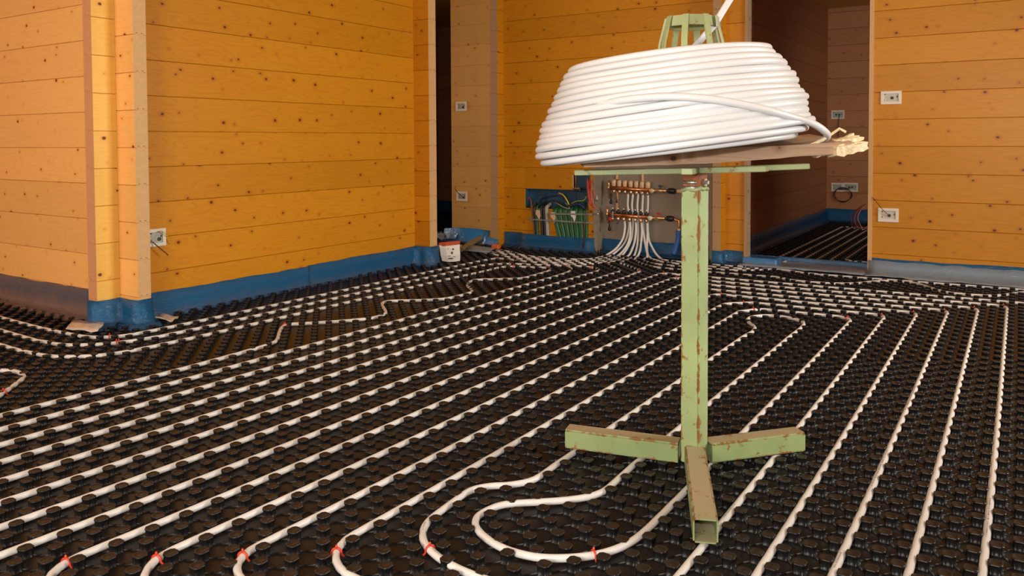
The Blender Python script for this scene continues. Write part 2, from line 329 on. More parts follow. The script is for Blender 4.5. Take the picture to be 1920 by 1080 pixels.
# ------------------------------------------------------------ floor
bm = bmesh.new(); box(bm, (-3.6, -4.6, -0.05), (9.6, 7.6, 0.0))
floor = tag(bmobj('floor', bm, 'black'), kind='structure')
def inroom(x, y):
    if -3.4 < x < 5.24 and -4.4 < y < 6.0:
        if x > 1.36 and 2.285 < y < 2.42 and x < 4.14: return False
        if 1.47 < x < 1.62 and y > 2.11: return False
        if 3.97 < x < 4.13 and y > 2.12: return False
        if x > 5.2 and 0.17 < y < 0.33: return False
        if 1.62 < x < 3.97 and y > 2.3: return False
        if x > 5.17 and y < 0.0: return False
        return True
    if 5.70 < x < 9.12 and -3.0 < y < 0.17: return True
    if 5.50 < x < 7.82 and 2.5 < y < 6.6: return True
    return False
campos = np.array([-0.987804, -1.842141, 0.997321])
R_ = np.array([[0.541503, -0.840686, -0.004582], [-0.030646, -0.014293, -0.999428], [0.840140, 0.541334, -0.033503]])
pegs = []
for a in range(-50, 185):
    for b2 in range(-125, 85):
        if (a + b2) % 2: continue
        v = LP(a, b2, 0.0)
        if not inroom(v.x, v.y): continue
        c = R_ @ (np.array([v.x, v.y, 0.02]) - campos)
        # only the part of the floor around what the photograph shows
        if c[2] < 0.30: continue
        px = 960 + 1508.25 * c[0] / c[2]; py = 314.8 + 1508.25 * c[1] / c[2]
        if px < -1600 or px > 3900 or py > 2900: continue
        vis = (-20 < px < 1940) and py < 1095
        pegs.append((not vis, c[2], v.x, v.y))
pegs.sort()
def peg_bm(bm, x, y, detail):
    """rounded square stud, its sides parallel to the rows, with pressed-in panels and a slightly wider cap"""
    def ring(h, w, z, rec=0.0):
        pts = []
        for k in range(4):
            c, s2 = (1, 0, -1, 0)[k], (0, 1, 0, -1)[k]
            loc = [(h, -w), (h - rec, -w + .0012), (h - rec, w - .0012), (h, w)] if detail == 2 else [(h, -w), (h, w)]
            for a, b3 in loc: pts.append((x + a * c - b3 * s2, y + a * s2 + b3 * c, z))
        return [bm.verts.new(p) for p in pts]
    if detail == 2: rings = [ring(.0162, .0085, 0.0), ring(.0150, .0078, .003, .0022), ring(.0146, .0076, .0180, .0022), ring(.0156, .0090, .0195), ring(.0161, .0093, .0220), ring(.0153, .0087, .0243), ring(.0120, .0066, .0243), ring(.0112, .0060, .0231)]
    else: rings = [ring(.0155, .0080, 0.0), ring(.0142, .0076, .0185), ring(.0160, .0092, .0205), ring(.0155, .0088, .0243)]
    n = len(rings[0])
    for p, q2 in zip(rings, rings[1:]):
        for k in range(n): bm.faces.new((p[k], p[(k + 1) % n], q2[(k + 1) % n], q2[k]))
    bm.faces.new(rings[-1])
    if detail == 2:
        for k in range(4):      # webs that tie the studs together
            an = math.pi / 4 + k * math.pi / 2; dx, dy = math.cos(an), math.sin(an); px, py = -dy * .0011, dx * .0011
            r0, r1 = .014, .0354
            vs = [bm.verts.new((x + dx * r + s3 * px, y + dy * r + s3 * py, h)) for r, s3, h in ((r0, 1, 0), (r1, 1, 0), (r1, 1, .003), (r0, 1, .005), (r0, -1, 0), (r1, -1, 0), (r1, -1, .003), (r0, -1, .005))]
            for f in ((0, 1, 2, 3), (5, 4, 7, 6), (3, 2, 6, 7), (1, 5, 6, 2)): bm.faces.new([vs[i] for i in f])
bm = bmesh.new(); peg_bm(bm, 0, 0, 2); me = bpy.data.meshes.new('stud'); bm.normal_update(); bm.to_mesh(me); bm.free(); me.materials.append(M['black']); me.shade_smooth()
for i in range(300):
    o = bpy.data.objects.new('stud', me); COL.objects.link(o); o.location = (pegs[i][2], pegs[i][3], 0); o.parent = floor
def field(lst, detail):
    bm = bmesh.new(); peg_bm(bm, 0, 0, detail); bm.verts.index_update()
    V = np.array([v.co[:] for v in bm.verts]); F = [[v.index for v in f.verts] for f in bm.faces]; bm.free()
    off = np.array([(p[2], p[3], 0.0) for p in lst]); n = len(V)
    AV = (V[None] + off[:, None]).reshape(-1, 3)
    ln = np.array([len(f) for f in F]); flat = np.concatenate([np.array(f) for f in F])
    AL = (flat[None] + (np.arange(len(lst)) * n)[:, None]).reshape(-1); tot = np.tile(ln, len(lst))
    me = bpy.data.meshes.new('stud_field'); me.vertices.add(len(AV)); me.vertices.foreach_set('co', AV.ravel())
    me.loops.add(len(AL)); me.loops.foreach_set('vertex_index', AL)
    me.polygons.add(len(tot)); st = np.concatenate([[0], np.cumsum(tot)[:-1]]); me.polygons.foreach_set('loop_start', st)
    me.update(calc_edges=True); me.validate(); me.shade_smooth()
    return me
rest = pegs[300:]
near = [p for p in rest if p[1] < 3.6]; far = [p for p in rest if p[1] >= 3.6]
for lst, d in ((near, 2), (far, 1)):
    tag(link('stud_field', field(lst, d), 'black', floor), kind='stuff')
print('pegs', len(pegs), len(near), len(far))

# ------------------------------------------------------------ log walls
T = 0.08
def wall(name, org, rz, length, z0, pitch, n, matname, endmat, holes=(), thick=T, first=None, core=True):
    """log wall: local x runs along the wall, local y from the seen face (0) into the wall, planks are parts"""
    bm = bmesh.new()
    segs = [(0.004, length - 0.004, 0.0, z0 + pitch * n)]
    def cut(segs, hole):
        out = []
        hx0, hx1, hz0, hz1 = hole
        for x0, x1, za, zb in segs:
            if hx1 <= x0 or hx0 >= x1 or hz1 <= za or hz0 >= zb: out.append((x0, x1, za, zb)); continue
            if hx0 > x0: out.append((x0, hx0, za, zb))
            if hx1 < x1: out.append((hx1, x1, za, zb))
            a, b3 = max(x0, hx0), min(x1, hx1)
            if hz0 > za: out.append((a, b3, za, hz0))
            if hz1 < zb: out.append((a, b3, hz1, zb))
        return out
    for h in holes: segs = cut(segs, h)
    for x0, x1, za, zb in segs: box(bm, (x0, thick * .35, za), (x1, thick * .65, zb))
    W = tag(bmobj(name, bm, endmat), kind='structure'); W.location = org; W.rotation_euler = (0, 0, rz)
    g = 0.0007; cache = {}
    for k in range(-1, n):
        za = max(0.0, z0 + pitch * k); zb = z0 + pitch * (k + 1)
        if zb <= 0.02: continue
        rows = [(0.0, length, za, zb)]
        for h in holes: rows = cut(rows, h)
        for x0, x1, a, b3 in rows:
            if b3 - a < 0.01 or x1 - x0 < 0.01: continue
            full_t = abs(b3 - zb) < 1e-4; full_b = abs(a - za) < 1e-4 and za > 0
            key = (round(x1 - x0, 4), round(b3 - a, 4), full_t, full_b)
            if key not in cache:
                H = b3 - a; t = thick; v = .0028
                prof = [(0, v)] if full_b else [(0, 0)]
                if full_b:
                    prof += [(v, g), (t * .22, g), (t * .22, g + .009), (t * .38, g + .009), (t * .38, g), (t * .62, g), (t * .62, g + .009), (t * .78, g + .009), (t * .78, g), (t - v, g), (t, v)]
                else: prof += [(t, 0)]
                if full_t:
                    prof += [(t, H - v), (t - v, H - g), (t * .765, H - g), (t * .765, H + .007), (t * .635, H + .007), (t * .635, H - g), (t * .365, H - g), (t * .365, H + .007), (t * .235, H + .007), (t * .235, H - g), (v, H - g), (0, H - v)]
                else: prof += [(t, H), (0, H)]
                bm = bmesh.new(); X = x1 - x0
                r0 = [bm.verts.new((0, y, z)) for y, z in prof]; r1 = [bm.verts.new((X, y, z)) for y, z in prof]
                m2 = len(prof)
                for i in range(m2): bm.faces.new((r0[i], r0[(i + 1) % m2], r1[(i + 1) % m2], r1[i]))
                e0 = bm.faces.new(r0[::-1]); e1 = bm.faces.new(r1); e0.material_index = 1; e1.material_index = 1
                bmesh.ops.recalc_face_normals(bm, faces=bm.faces)
                me = bpy.data.meshes.new('plank'); bm.to_mesh(me); bm.free(); me.materials.append(M[matname]); me.materials.append(M[endmat]); cache[key] = me
            o = bpy.data.objects.new('plank', cache[key]); COL.objects.link(o); o.parent = W; o.location = (x0, 0, a)
    return W
PI = math.pi
H2 = PI / 2
# rz=0: local x -> +x, local y -> +y ; faces -y
# rz=-pi/2: local x -> -y, local y -> +x ; faces -x
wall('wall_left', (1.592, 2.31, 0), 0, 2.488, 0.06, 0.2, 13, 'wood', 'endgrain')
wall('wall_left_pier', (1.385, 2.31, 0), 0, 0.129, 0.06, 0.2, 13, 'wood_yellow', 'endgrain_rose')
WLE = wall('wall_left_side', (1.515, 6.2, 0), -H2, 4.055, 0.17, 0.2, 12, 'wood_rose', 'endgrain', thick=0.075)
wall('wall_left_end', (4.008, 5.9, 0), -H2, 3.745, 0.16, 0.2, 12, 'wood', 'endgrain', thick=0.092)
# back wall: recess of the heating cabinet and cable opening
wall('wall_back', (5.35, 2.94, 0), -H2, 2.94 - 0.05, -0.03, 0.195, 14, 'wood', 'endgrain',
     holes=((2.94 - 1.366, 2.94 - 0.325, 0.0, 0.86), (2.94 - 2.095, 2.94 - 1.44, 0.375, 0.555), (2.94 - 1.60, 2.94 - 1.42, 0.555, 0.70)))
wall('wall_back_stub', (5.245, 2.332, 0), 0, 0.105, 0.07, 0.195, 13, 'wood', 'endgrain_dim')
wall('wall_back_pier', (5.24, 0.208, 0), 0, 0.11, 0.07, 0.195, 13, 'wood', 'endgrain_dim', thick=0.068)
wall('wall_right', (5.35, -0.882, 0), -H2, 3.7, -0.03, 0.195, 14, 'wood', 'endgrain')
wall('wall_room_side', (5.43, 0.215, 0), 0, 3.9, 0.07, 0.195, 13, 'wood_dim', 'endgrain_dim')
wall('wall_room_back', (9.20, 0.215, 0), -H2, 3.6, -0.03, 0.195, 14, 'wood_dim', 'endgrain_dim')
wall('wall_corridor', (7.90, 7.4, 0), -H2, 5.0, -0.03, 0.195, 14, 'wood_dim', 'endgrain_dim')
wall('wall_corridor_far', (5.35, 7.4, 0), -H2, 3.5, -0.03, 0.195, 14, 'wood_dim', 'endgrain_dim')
# bare pine face of the corridor part of the back wall
wall('wall_back_corridor', (5.338, 2.94, 0), -H2, 0.53, -0.03, 0.195, 14, 'wood_pale', 'endgrain_dim', thick=0.012)
def sbox(name, lo, hi, mt, bevel=0.0, kind='structure', parent=None):
    bm = bmesh.new(); box(bm, lo, hi, bevel); o = bmobj(name, bm, mt, parent)
    if kind: tag(o, kind=kind)
    return o
# outer shell
sbox('ceiling', (-3.6, -4.6, 2.56), (9.6, 7.6, 2.62), 'wood_pale')
def shell(name, x0, y0, x1, y1, wins):
    """thin outer wall with window openings (wins: along-range, z-range)"""
    bm = bmesh.new(); horiz = abs(x1 - x0) > abs(y1 - y0)
    cuts = sorted(wins); pos = (x0 if horiz else y0); end = (x1 if horiz else y1)
    def b4(a, b3, za, zb):
        if horiz: box(bm, (a, min(y0, y1), za), (b3, max(y0, y1), zb))
        else: box(bm, (min(x0, x1), a, za), (max(x0, x1), b3, zb))
    for a, b3, za, zb in cuts:
        b4(pos, a, 0, 2.56); b4(a, b3, 0, za); b4(a, b3, zb, 2.56); pos = b3
    b4(pos, end, 0, 2.56)
    return tag(bmobj(name, bm, 'wood_rose'), kind='structure')
shell('wall_front', -3.5, -4.5, 5.4, -4.42, [(2.4, 4.1, 0.85, 2.1)])
shell('wall_rear', -3.5, -4.42, -3.42, 7.5, [(-2.4, -0.4, 0.85, 2.1), (1.7, 3.5, 0.8, 2.1)])
shell('wall_far_left', -3.42, 6.2, 7.9, 6.28, [])
shell('wall_room_end', 5.4, -3.2, 9.2, -3.12, [])
# door linings
sbox('trim_1', (5.340, 0.032, 0.0), (5.44, 0.050, 2.3), 'plank_old')  # lining over the wall end; its dark brown paints in the jamb's shade
sbox('trim_5', (5.334, 0.030, 0.0), (5.341, 0.052, 2.3), 'endgrain_dim')
sbox('trim_2', (5.335, -0.882, 0.0), (5.44, -0.853, 2.3), 'endgrain')
sbox('trim_3', (5.50, -0.90, 0.0), (5.64, 0.10, 0.012), 'endgrain')          # threshold board

# ------------------------------------------------------------ edge strips (blue foam film along the walls)
def strip(name, pts, h, mt, foot=0.05, jit=0.006, base=0.0, seed=1):
    """vertical film following a plan polyline, offset outwards to its right side, flaring onto the floor"""
    rnd = random.Random(seed); P = [Vector((p[0], p[1], 0)) for p in pts]; S = []
    for a, b3 in zip(P, P[1:]):
        n = max(1, int((b3 - a).length / 0.05))
        for k in range(n): S.append(a.lerp(b3, k / n))
    S.append(P[-1]); bm = bmesh.new(); rows = []
    wob = 0.0
    for i, p in enumerate(S):
        t = (S[min(i + 1, len(S) - 1)] - S[max(i - 1, 0)]).normalized(); nrm = Vector((t.y, -t.x, 0))
        wob = wob * .8 + rnd.uniform(-1, 1) * jit * .5
        prof = [(0.008, h + wob), (0.010, h * .6), (0.013, h * .3), (0.020 + foot * .15, h * .12), (0.022 + foot * .5, 0.030), (0.022 + foot, 0.004)] if foot > 0.03 else [(0.008, h + wob), (0.010, h * .6), (0.013, h * .3), (0.018, 0.0)]
        rows.append([bm.verts.new(p + nrm * (d + rnd.uniform(-.002, .002)) + Vector((0, 0, z + base))) for d, z in prof])
    for a, b3 in zip(rows, rows[1:]):
        for k in range(len(a) - 1): bm.faces.new((a[k], b3[k], b3[k + 1], a[k + 1]))
    bmesh.ops.solidify(bm, geom=bm.faces[:], thickness=0.003)
    o = bmobj(name, bm, mt, smooth=True); tag(o, kind='structure'); return o
# plan paths run so that the room lies on their right-hand side
strip('baseboard_left', [(1.585, 2.305), (2.9, 2.305)], 0.148, 'film', 0.03, seed=2)
strip('baseboard_left_far', [(2.86, 2.300), (4.008, 2.300), (4.006, 2.155), (4.104, 2.150), (4.108, 2.36)], 0.156, 'film', 0.03, seed=3)
strip('baseboard_left_pier', [(1.385, 2.395), (1.385, 2.31), (1.512, 2.31), (1.512, 2.148), (1.592, 2.143), (1.596, 2.30)], 0.158, 'film', 0.04, seed=4)
strip('baseboard_left_side', [(1.515, 6.18), (1.515, 2.40)], 0.175, 'film_rose', 0.09, seed=5)
strip('baseboard_back', [(5.35, 2.322), (5.35, 2.13), (5.304, 2.09), (5.304, 1.41), (5.345, 1.375)], 0.142, 'film', 0.04, seed=6)
strip('baseboard_cabinet', [(5.462, 1.35), (5.462, 0.33)], 0.128, 'film', 0.05, seed=7)
strip('baseboard_pier', [(5.24, 0.278), (5.24, 0.208), (5.35, 0.208), (5.35, 0.062)], 0.122, 'film', 0.04, seed=8)
strip('baseboard_right', [(5.35, -0.865), (5.35, -4.4)], 0.135, 'film', 0.02, seed=9)
strip('baseboard_room_side', [(9.19, 0.21), (5.66, 0.21)][::-1], 0.17, 'film', 0.05, seed=10)
strip('baseboard_room_back', [(9.20, 0.21), (9.20, -3.1)], 0.17, 'film', 0.05, seed=11)
strip('baseboard_corridor', [(7.90, 6.2), (7.90, 2.5)], 0.17, 'film', 0.05, seed=12)
# loose film skirt lying on the floor before the right wall and over the threshold
def sheet(name, grid, mt, parent=None, seed=1, jit=.003, kind='structure', smooth=True):
    rnd = random.Random(seed); bm = bmesh.new(); R2 = [[bm.verts.new(Vector(p) + Vector((rnd.uniform(-jit, jit), rnd.uniform(-jit, jit), rnd.uniform(-jit, jit) * .8))) for p in row] for row in grid]
    for a, b3 in zip(R2, R2[1:]):
        for k in range(len(a) - 1): bm.faces.new((a[k], a[k + 1], b3[k + 1], b3[k]))
    bmesh.ops.recalc_face_normals(bm, faces=bm.faces)
    bmesh.ops.solidify(bm, geom=bm.faces[:], thickness=0.0015)
    o = bmobj(name, bm, mt, parent, smooth)
    if kind: tag(o, kind=kind)
    return o
g = []
for i in range(60):
    y = -0.86 - i * 0.06
    g.append([(5.335, y, 0.115), (5.325, y, 0.075), (5.30, y, 0.048), (5.25, y, 0.036), (5.20, y, 0.032), (5.165 + .012 * math.sin(i * .9), y, 0.027)])
sheet('baseboard_right_skirt', g, 'skirt', seed=21, jit=.006)
g = []
for i in range(18):
    y = 0.06 - i * 0.055
    g.append([(5.19, y, 0.027), (5.26, y, 0.034), (5.33, y, 0.036), (5.42, y, 0.034), (5.49, y, 0.030)])
sheet('trim_4', g, 'skirt', seed=22)
g = []
for i in range(19):
    y = 0.10 - i * 0.053
    g.append([(5.645, y, 0.0), (5.647, y, 0.035), (5.655, y, 0.05), (5.665, y, 0.048), (5.67, y, 0.0)])
sheet('baseboard_threshold', g, 'film', seed=23, jit=.001)
sbox('baseboard_threshold_left', (5.30, -0.21, 0.024), (5.46, 0.06, 0.075), 'film', 0.01)

# ------------------------------------------------------------ heating cabinet recess
bm = bmesh.new()
y0, y1 = 0.325, 1.366
box(bm, (5.475, y0, 0.0), (5.487, y1, 0.87))
cab = tag(bmobj('heating_cabinet', bm, 'greyboard'), 'grey shallow heating cabinet recessed in the wood wall behind the reel stand', 'cabinet')
def part(name, lo, hi, mt, parent, bevel=0.0, label=None):
    bm = bmesh.new(); box(bm, lo, hi, bevel); o = bmobj(name, bm, mt, parent)
    if label: o['label'] = label
    return o
part('side_panel', (5.345, y1 - .012, 0.03), (5.475, y1, 0.87), 'greywood', cab)
part('side_panel', (5.345, y0, 0.03), (5.475, y0 + .012, 0.87), 'greywood', cab)
part('top_panel', (5.345, y0, 0.858), (5.475, y1, 0.87), 'greywood', cab)
part('front_lip', (5.335, y1 - .004, 0.03), (5.347, y1 + .014, 0.87), 'greywood', cab)
part('front_lip', (5.335, y0 - .014, 0.03), (5.347, y0 + .004, 0.87), 'greywood', cab)

# ------------------------------------------------------------ manifold
XM = 5.41
def mp(px, py, x=XM): return None
mani = empty('heating_manifold', (5.4100, 1.0723, 0.4671)); tag(mani, 'copper underfloor heating manifold with two bars and seven cream caps in the grey cabinet', 'manifold')
mo = Vector(mani.location)
def mpart(name, bm, mt, smooth=True, parent=None, label=None):
    bmesh.ops.translate(bm, verts=bm.verts, vec=-mo)
    o = bmobj(name, bm, mt, parent or mani, smooth)
    if label: o['label'] = label
    return o
def bar_tube(name, p, q, r, mt, n=12, parent=None, label=None):
    bm = bmesh.new(); tube(bm, [p, q], r, n); return mpart(name, bm, mt, True, parent, label)
Ua, Ub = Vector((5.4200, 1.2605, 0.5817)), Vector((5.4200, 0.8690, 0.5698))
La, Lb = Vector((5.3900, 1.2616, 0.3489)), Vector((5.3900, 0.8706, 0.3394))
bar_tube('upper_bar', Ua, Ub, 0.019, 'copper'); bar_tube('lower_bar', La, Lb, 0.019, 'copper')
for i, px in enumerate((1151.5, 1162, 1172.5, 1183.5, 1194, 1204.5, 1215)):
    t = (px - 1144) / 78; p = Ua.lerp(Ub, t)
    bm = bmesh.new(); lathe(bm, [(.015, .016), (.0215, .022), (.0225, .058), (.017, .070), (.006, .074)], 12, p); mpart('valve_cap', bm, 'cream')
    bm = bmesh.new(); lathe(bm, [(.009, -.045), (.013, -.040), (.013, -.022), (.010, -.015)], 8, p); mpart('nipple', bm, 'brass')
    p = La.lerp(Lb, (px - 2.5 - 1141) / 78)
    bm = bmesh.new(); lathe(bm, [(.012, .014), (.017, .020), (.019, .036), (.015, .040)], 10, p); k = mpart('flow_meter', bm, 'blackp')
    bm = bmesh.new(); lathe(bm, [(.005, .040), (.005, .062), (.002, .066)], 6, p); mpart('sight_glass', bm, 'chrome', parent=k)
    bm = bmesh.new(); lathe(bm, [(.009, -.050), (.014, -.044), (.014, -.026), (.010, -.015)], 8, p); mpart('nipple', bm, 'brass')
for px in (1157, 1207):
    a = Vector((5.4600, 1.2125, 0.6844)); t = (px - 1157)
    yy = a.y - t * 0.00485
    bm = bmesh.new(); box(bm, (5.462, yy - .010, 0.26), (5.472, yy + .010, 0.74)); box(bm, (5.41, yy - .008, Ua.z - .028), (5.47, yy + .008, Ua.z + .028)); box(bm, (5.37, yy - .008, La.z - .028), (5.47, yy + .008, La.z + .028))
    mpart('bracket', bm, 'chrome', False)
# end vents / drain valves at the left ends
for (ex, z0_, z1_, c) in ((Ua, .055, -.095, 0), (La, .060, -.075, 1)):
    bm = bmesh.new(); b0 = ex + Vector((0, .012, 0))
    lathe(bm, [(.008, z1_), (.012, z1_ + .01), (.010, -.02), (.017, -.018), (.017, .018), (.010, .022), (.014, .03), (.014, .045), (.007, .05), (.007, z0_ + .01)], 10, b0)
    v = mpart('air_vent', bm, 'brass')
    bm = bmesh.new(); tube(bm, [b0 + Vector((-.01, -.025, -.05)), b0 + Vector((-.015, -.027, -.115))], .006, 8); lathe(bm, [(.003, -.142), (.012, -.136), (.014, -.122), (.009, -.112)], 10, b0 + Vector((-.015, -.027, 0)))
    mpart('drain_cap', bm, 'blackp', parent=v)
bm = bmesh.new(); lathe(bm, [(.012, -.008), (.016, 0), (.012, .012)], 10, La + Vector((-.02, -.022, -.04)), 'x'); mpart('drain_knob', bm, 'redp', label='red drain knob')
# thermometers and valves on the right
for bse, px0, knobmt, zt in ((Ub, 1224, 'blackp', 0), (Lb, 1220, 'redp', 1)):
    c = bse + Vector((-.03, -.012, -.002))
    bm = bmesh.new(); lathe(bm, [(.020, .03), (.024, .024), (.024, .004), (.021, 0)], 16, c + Vector((-.004, 0, 0)), 'x'); g_ = mpart('thermometer', bm, 'brass')
    bm = bmesh.new(); lathe(bm, [(.019, 0.001), (.019, .004)], 16, c + Vector((-.008, 0, 0)), 'x'); mpart('dial', bm, 'paper' if zt else 'cream', parent=g_)
    bm = bmesh.new(); p = bse + Vector((0, -.025, 0)); lathe(bm, [(.012, -.115), (.016, -.10), (.013, -.085), (.020, -.07), (.020, -.035), (.014, -.02), (.014, 0)], 12, p, 'y'); v = mpart('ball_valve', bm, 'brass')
    bm = bmesh.new(); q2 = p + Vector((-.005, -.052, .02)); box(bm, tuple(q2 + Vector((-.006, -.020, .012))), tuple(q2 + Vector((.006, .016, .026))), .004); lathe(bm, [(.006, 0), (.006, .014)], 8, q2); mpart('handle', bm, 'wire_blue' if not zt else 'redp', False, parent=v, label='blue handle' if not zt else 'red handle')
    bm = bmesh.new(); lathe(bm, [(.012, -.185), (.022, -.178), (.025, -.165), (.025, -.135), (.020, -.122), (.012, -.118)], 14, p, 'y'); mpart('union_nut', bm, 'blackp')
    e = p + Vector((0, -.19, 0))
    if zt:
        el = Vector((5.3900, 0.6132, 0.3295)); tube_pts = [e, el + Vector((0, .02, 0)), el + Vector((0, .004, -.004)), el + Vector((0, 0, -.02)), el + Vector((0, 0, -.07))]
        bm = bmesh.new(); tube(bm, smooth_path(tube_pts, 4), .010, 10); mpart('elbow_pipe', bm, 'copper')
        bm = bmesh.new(); lathe(bm, [(.012, -.10), (.013, -.07)], 10, el); mpart('coupling', bm, 'cream')
    else:
        bm = bmesh.new(); tube(bm, [e, e + Vector((0, -.12, 0))], .009, 10); mpart('supply_pipe', bm, 'copper')
        bm = bmesh.new(); lathe(bm, [(.015, -.06), (.017, -.05), (.017, -.02), (.015, -.012)], 10, e, 'y'); mpart('coupling', bm, 'cream')
slv = Vector((5.3900, 0.6177, 0.2444))
tag(tube_obj('insulated_supply_pipe', [slv + Vector((0, 0, .0)), slv + Vector((0, .002, -.06)), slv + Vector((-.01, .012, -.12)), slv + Vector((-.04, .03, -.20))], 0.021, 'hose_blue', n=12), 'blue foam sleeved pipe dropping from the manifold elbow beside the green post', 'pipe')

# ------------------------------------------------------------ cable opening with conduits
bm = bmesh.new(); ya, yb = 1.445, 2.092
box(bm, (5.425, ya, .37), (5.43, yb, .56)); box(bm, (5.352, ya, .55), (5.43, yb, .556)); box(bm, (5.352, yb - .006, .375), (5.43, yb, .556)); box(bm, (5.352, ya, .375), (5.43, ya + .006, .556))
box(bm, (5.425, 1.40, .55), (5.43, 1.62, .71)); box(bm, (5.418, 1.86, .38), (5.425, 1.90, .55)); box(bm, (5.418, 1.60, .38), (5.425, 1.63, .55))
tag(bmobj('cable_box', bm, 'deepblue'), 'dark blue wall box full of cables left of the heating cabinet', 'electrical box')
XC = 5.325
def zc(px, py, x=XC): pass
rnd = random.Random(5)
grp = 'green conduits below the cable box'
CN = [(5.3300, 1.7877, 0.3781), (5.3300, 1.4458, 0.3925), (5.3300, 1.7331, 0.1194), (5.3300, 1.4462, 0.1371)]
for i in range(14):
    t = i / 13
    top = Vector(CN[0]).lerp(Vector(CN[1]), t); bot = Vector(CN[2]).lerp(Vector(CN[3]), t)
    mid = top.lerp(bot, .5) + Vector((0, .012 * (1 - t), 0)); x0 = -.012 * (i % 2)
    tp = top + Vector((.07, 0, .012 + .02 * (i % 3))); fr = Vector((.012 + x0, 0, 0))
    o = tube_obj('green_conduit', [tp, top + Vector((.03, 0, .006)) + fr, top + fr + Vector((0, 0, -.02)), mid + fr, bot + fr, bot + fr + Vector((-.004, 0, -.07))], .0125, 'conduit', n=8, sub=3)
    tag(o, 'green flexible conduit in the bunch dropping below the blue cable box', 'conduit', grp)
for nm, px, pt, r, mt, lab in (('brown_conduit', 997, 1003, .008, 'conduit_brown', 'brown conduit leftmost in the bunch below the cable box'),
                               ('black_conduit', 1003, 1008, .012, 'conduit_dark', 'black conduit beside the leftmost brown one below the cable box'),
                               ('green_conduit', 1008, 1010, .009, 'conduit', 'single thin green conduit between black conduits below the cable box'),
                               ('black_conduit', 1017, 1020, .013, 'conduit_dark', 'left of two black conduits next to the grey conduit'),
                               ('black_conduit', 1023, 1026, .012, 'conduit_dark', 'right of two black conduits next to the grey conduit'),
                               ('grey_conduit', 1029, 1032, .017, 'conduit_grey', 'thick light grey conduit below the cable box')):
    a = Vector((5.3300, 1.9970, 0.3889)); b3 = Vector((5.3300, 1.9982, 0.1031)); k = 0.00485
    A = Vector((5.33, a.y - (px - 1000) * k, a.z)); B = Vector((5.33, b3.y - (pt - 1000) * k, b3.z))
    o = tube_obj(nm, [A + Vector((.07, 0, .03)), A + Vector((.03, 0, .012)), A + Vector((0, 0, -.01)), A.lerp(B, .5), B, B + Vector((-.004, 0, -.07))], r, mt, n=8, sub=3); tag(o, lab, 'conduit')
# wires curling in the box
def pw(lst, x): return lst
WB = [('blue_wire', 'wire_blue', .008, [(5.3600, 1.9577, 0.4032), (5.3400, 1.9226, 0.4696), (5.3300, 1.8264, 0.4930), (5.3300, 1.7264, 0.5060), (5.3400, 1.6553, 0.4502), (5.3400, 1.6010, 0.4043)], 'thick dark blue cable arching across the cable box'),
      ('yellow_wire', 'wire_yellow', .007, [(5.3450, 1.7348, 0.5242), (5.3300, 1.6824, 0.5075), (5.3250, 1.6469, 0.4706), (5.3300, 1.6226, 0.4233)], 'yellow green wire bundle curling down in the cable box'),
      ('black_wire', 'wire_black', .007, [(5.3600, 1.8892, 0.4402), (5.3300, 1.7931, 0.4554), (5.3200, 1.6990, 0.4306), (5.3200, 1.6117, 0.4149), (5.3300, 1.5095, 0.4278), (5.3200, 1.4300, 0.4080)], 'black cable snaking over the tops of the green conduits'),
      ('blue_wire', 'wire_blue', .010, [(5.3300, 1.6281, 0.4039), (5.3200, 1.5577, 0.4313), (5.3200, 1.4935, 0.4243), (5.3300, 1.4564, 0.3920)], 'blue cable bundle above the right green conduits'),
      ('green_wire', 'conduit', .004, [(5.3500, 1.9630, 0.4184), (5.3400, 1.9398, 0.4592), (5.3500, 1.9171, 0.4888)], 'thin green wire rising at the left of the cable box'),
      ('grey_wire', 'conduit_grey', .004, [(5.3300, 1.7708, 0.4465), (5.3150, 1.6743, 0.4031), (5.3200, 1.6118, 0.3910), (5.3300, 1.6607, 0.4410)], 'thin grey wire looped over the green conduits'),
      ('red_wire', 'wire_red', .0035, [(5.3500, 2.0667, 0.4442), (5.3400, 2.0488, 0.4751), (5.3400, 2.0259, 0.4364), (5.3300, 2.0258, 0.3680)], 'thin red wire at the left edge of the cable box'),
      ('yellow_wire', 'wire_yellow', .003, [(5.3400, 1.6118, 0.4326), (5.3300, 1.5415, 0.4598), (5.3300, 1.4774, 0.4669), (5.3400, 1.4508, 0.5050)], 'thin yellow wire at the right of the cable box')]
for nm, mt, r, pts, lab in WB: tag(tube_obj(nm, pts, r, mt, n=6, sub=5), lab, 'wire')
for i in range(9):
    dx = i * 1.6; rr = random.Random(i)
    base = [Vector((5.3600, 1.4503, 0.6553)), Vector((5.3350, 1.4375, 0.5812)), Vector((5.3250, 1.4271, 0.5067)), Vector((5.3200, 1.3984, 0.4328))]
    pts = [p + Vector((rr.uniform(-.01, .0), -(dx * .0045) * (.9 if k < 3 else .45) + rr.uniform(-.008, .008), rr.uniform(-.01, .01))) for k, p in enumerate(base)]
    if i > 3: pts.append(pts[-1] + Vector((-.01, -.02 - i * .003, -.015 - i * .002)))
    tag(tube_obj('red_wire', pts, .0045 if i < 4 else .003, 'wire_red' if i < 5 else 'wire_pink', n=6, sub=5), 'red wire in the bundle hanging beside the cabinet edge', 'wire', 'red wires hanging beside the cabinet')
bm = bmesh.new(); p = Vector((5.3350, 1.5386, 0.5642)); box(bm, tuple(p + Vector((-.012, -.030, -.018))), tuple(p + Vector((.012, .030, .018))), .003)
jb = bmobj('terminal_block', bm, 'blackp'); tag(jb, 'small black terminal block at the top right corner of the cable box', 'terminal block')
bm = bmesh.new(); p2 = p + Vector((-.014, 0, .010)); box(bm, tuple(p2 + Vector((-.002, -.024, -.006))), tuple(p2 + Vector((.004, .024, .006)))); bmobj('terminal', bm, 'chrome', jb)
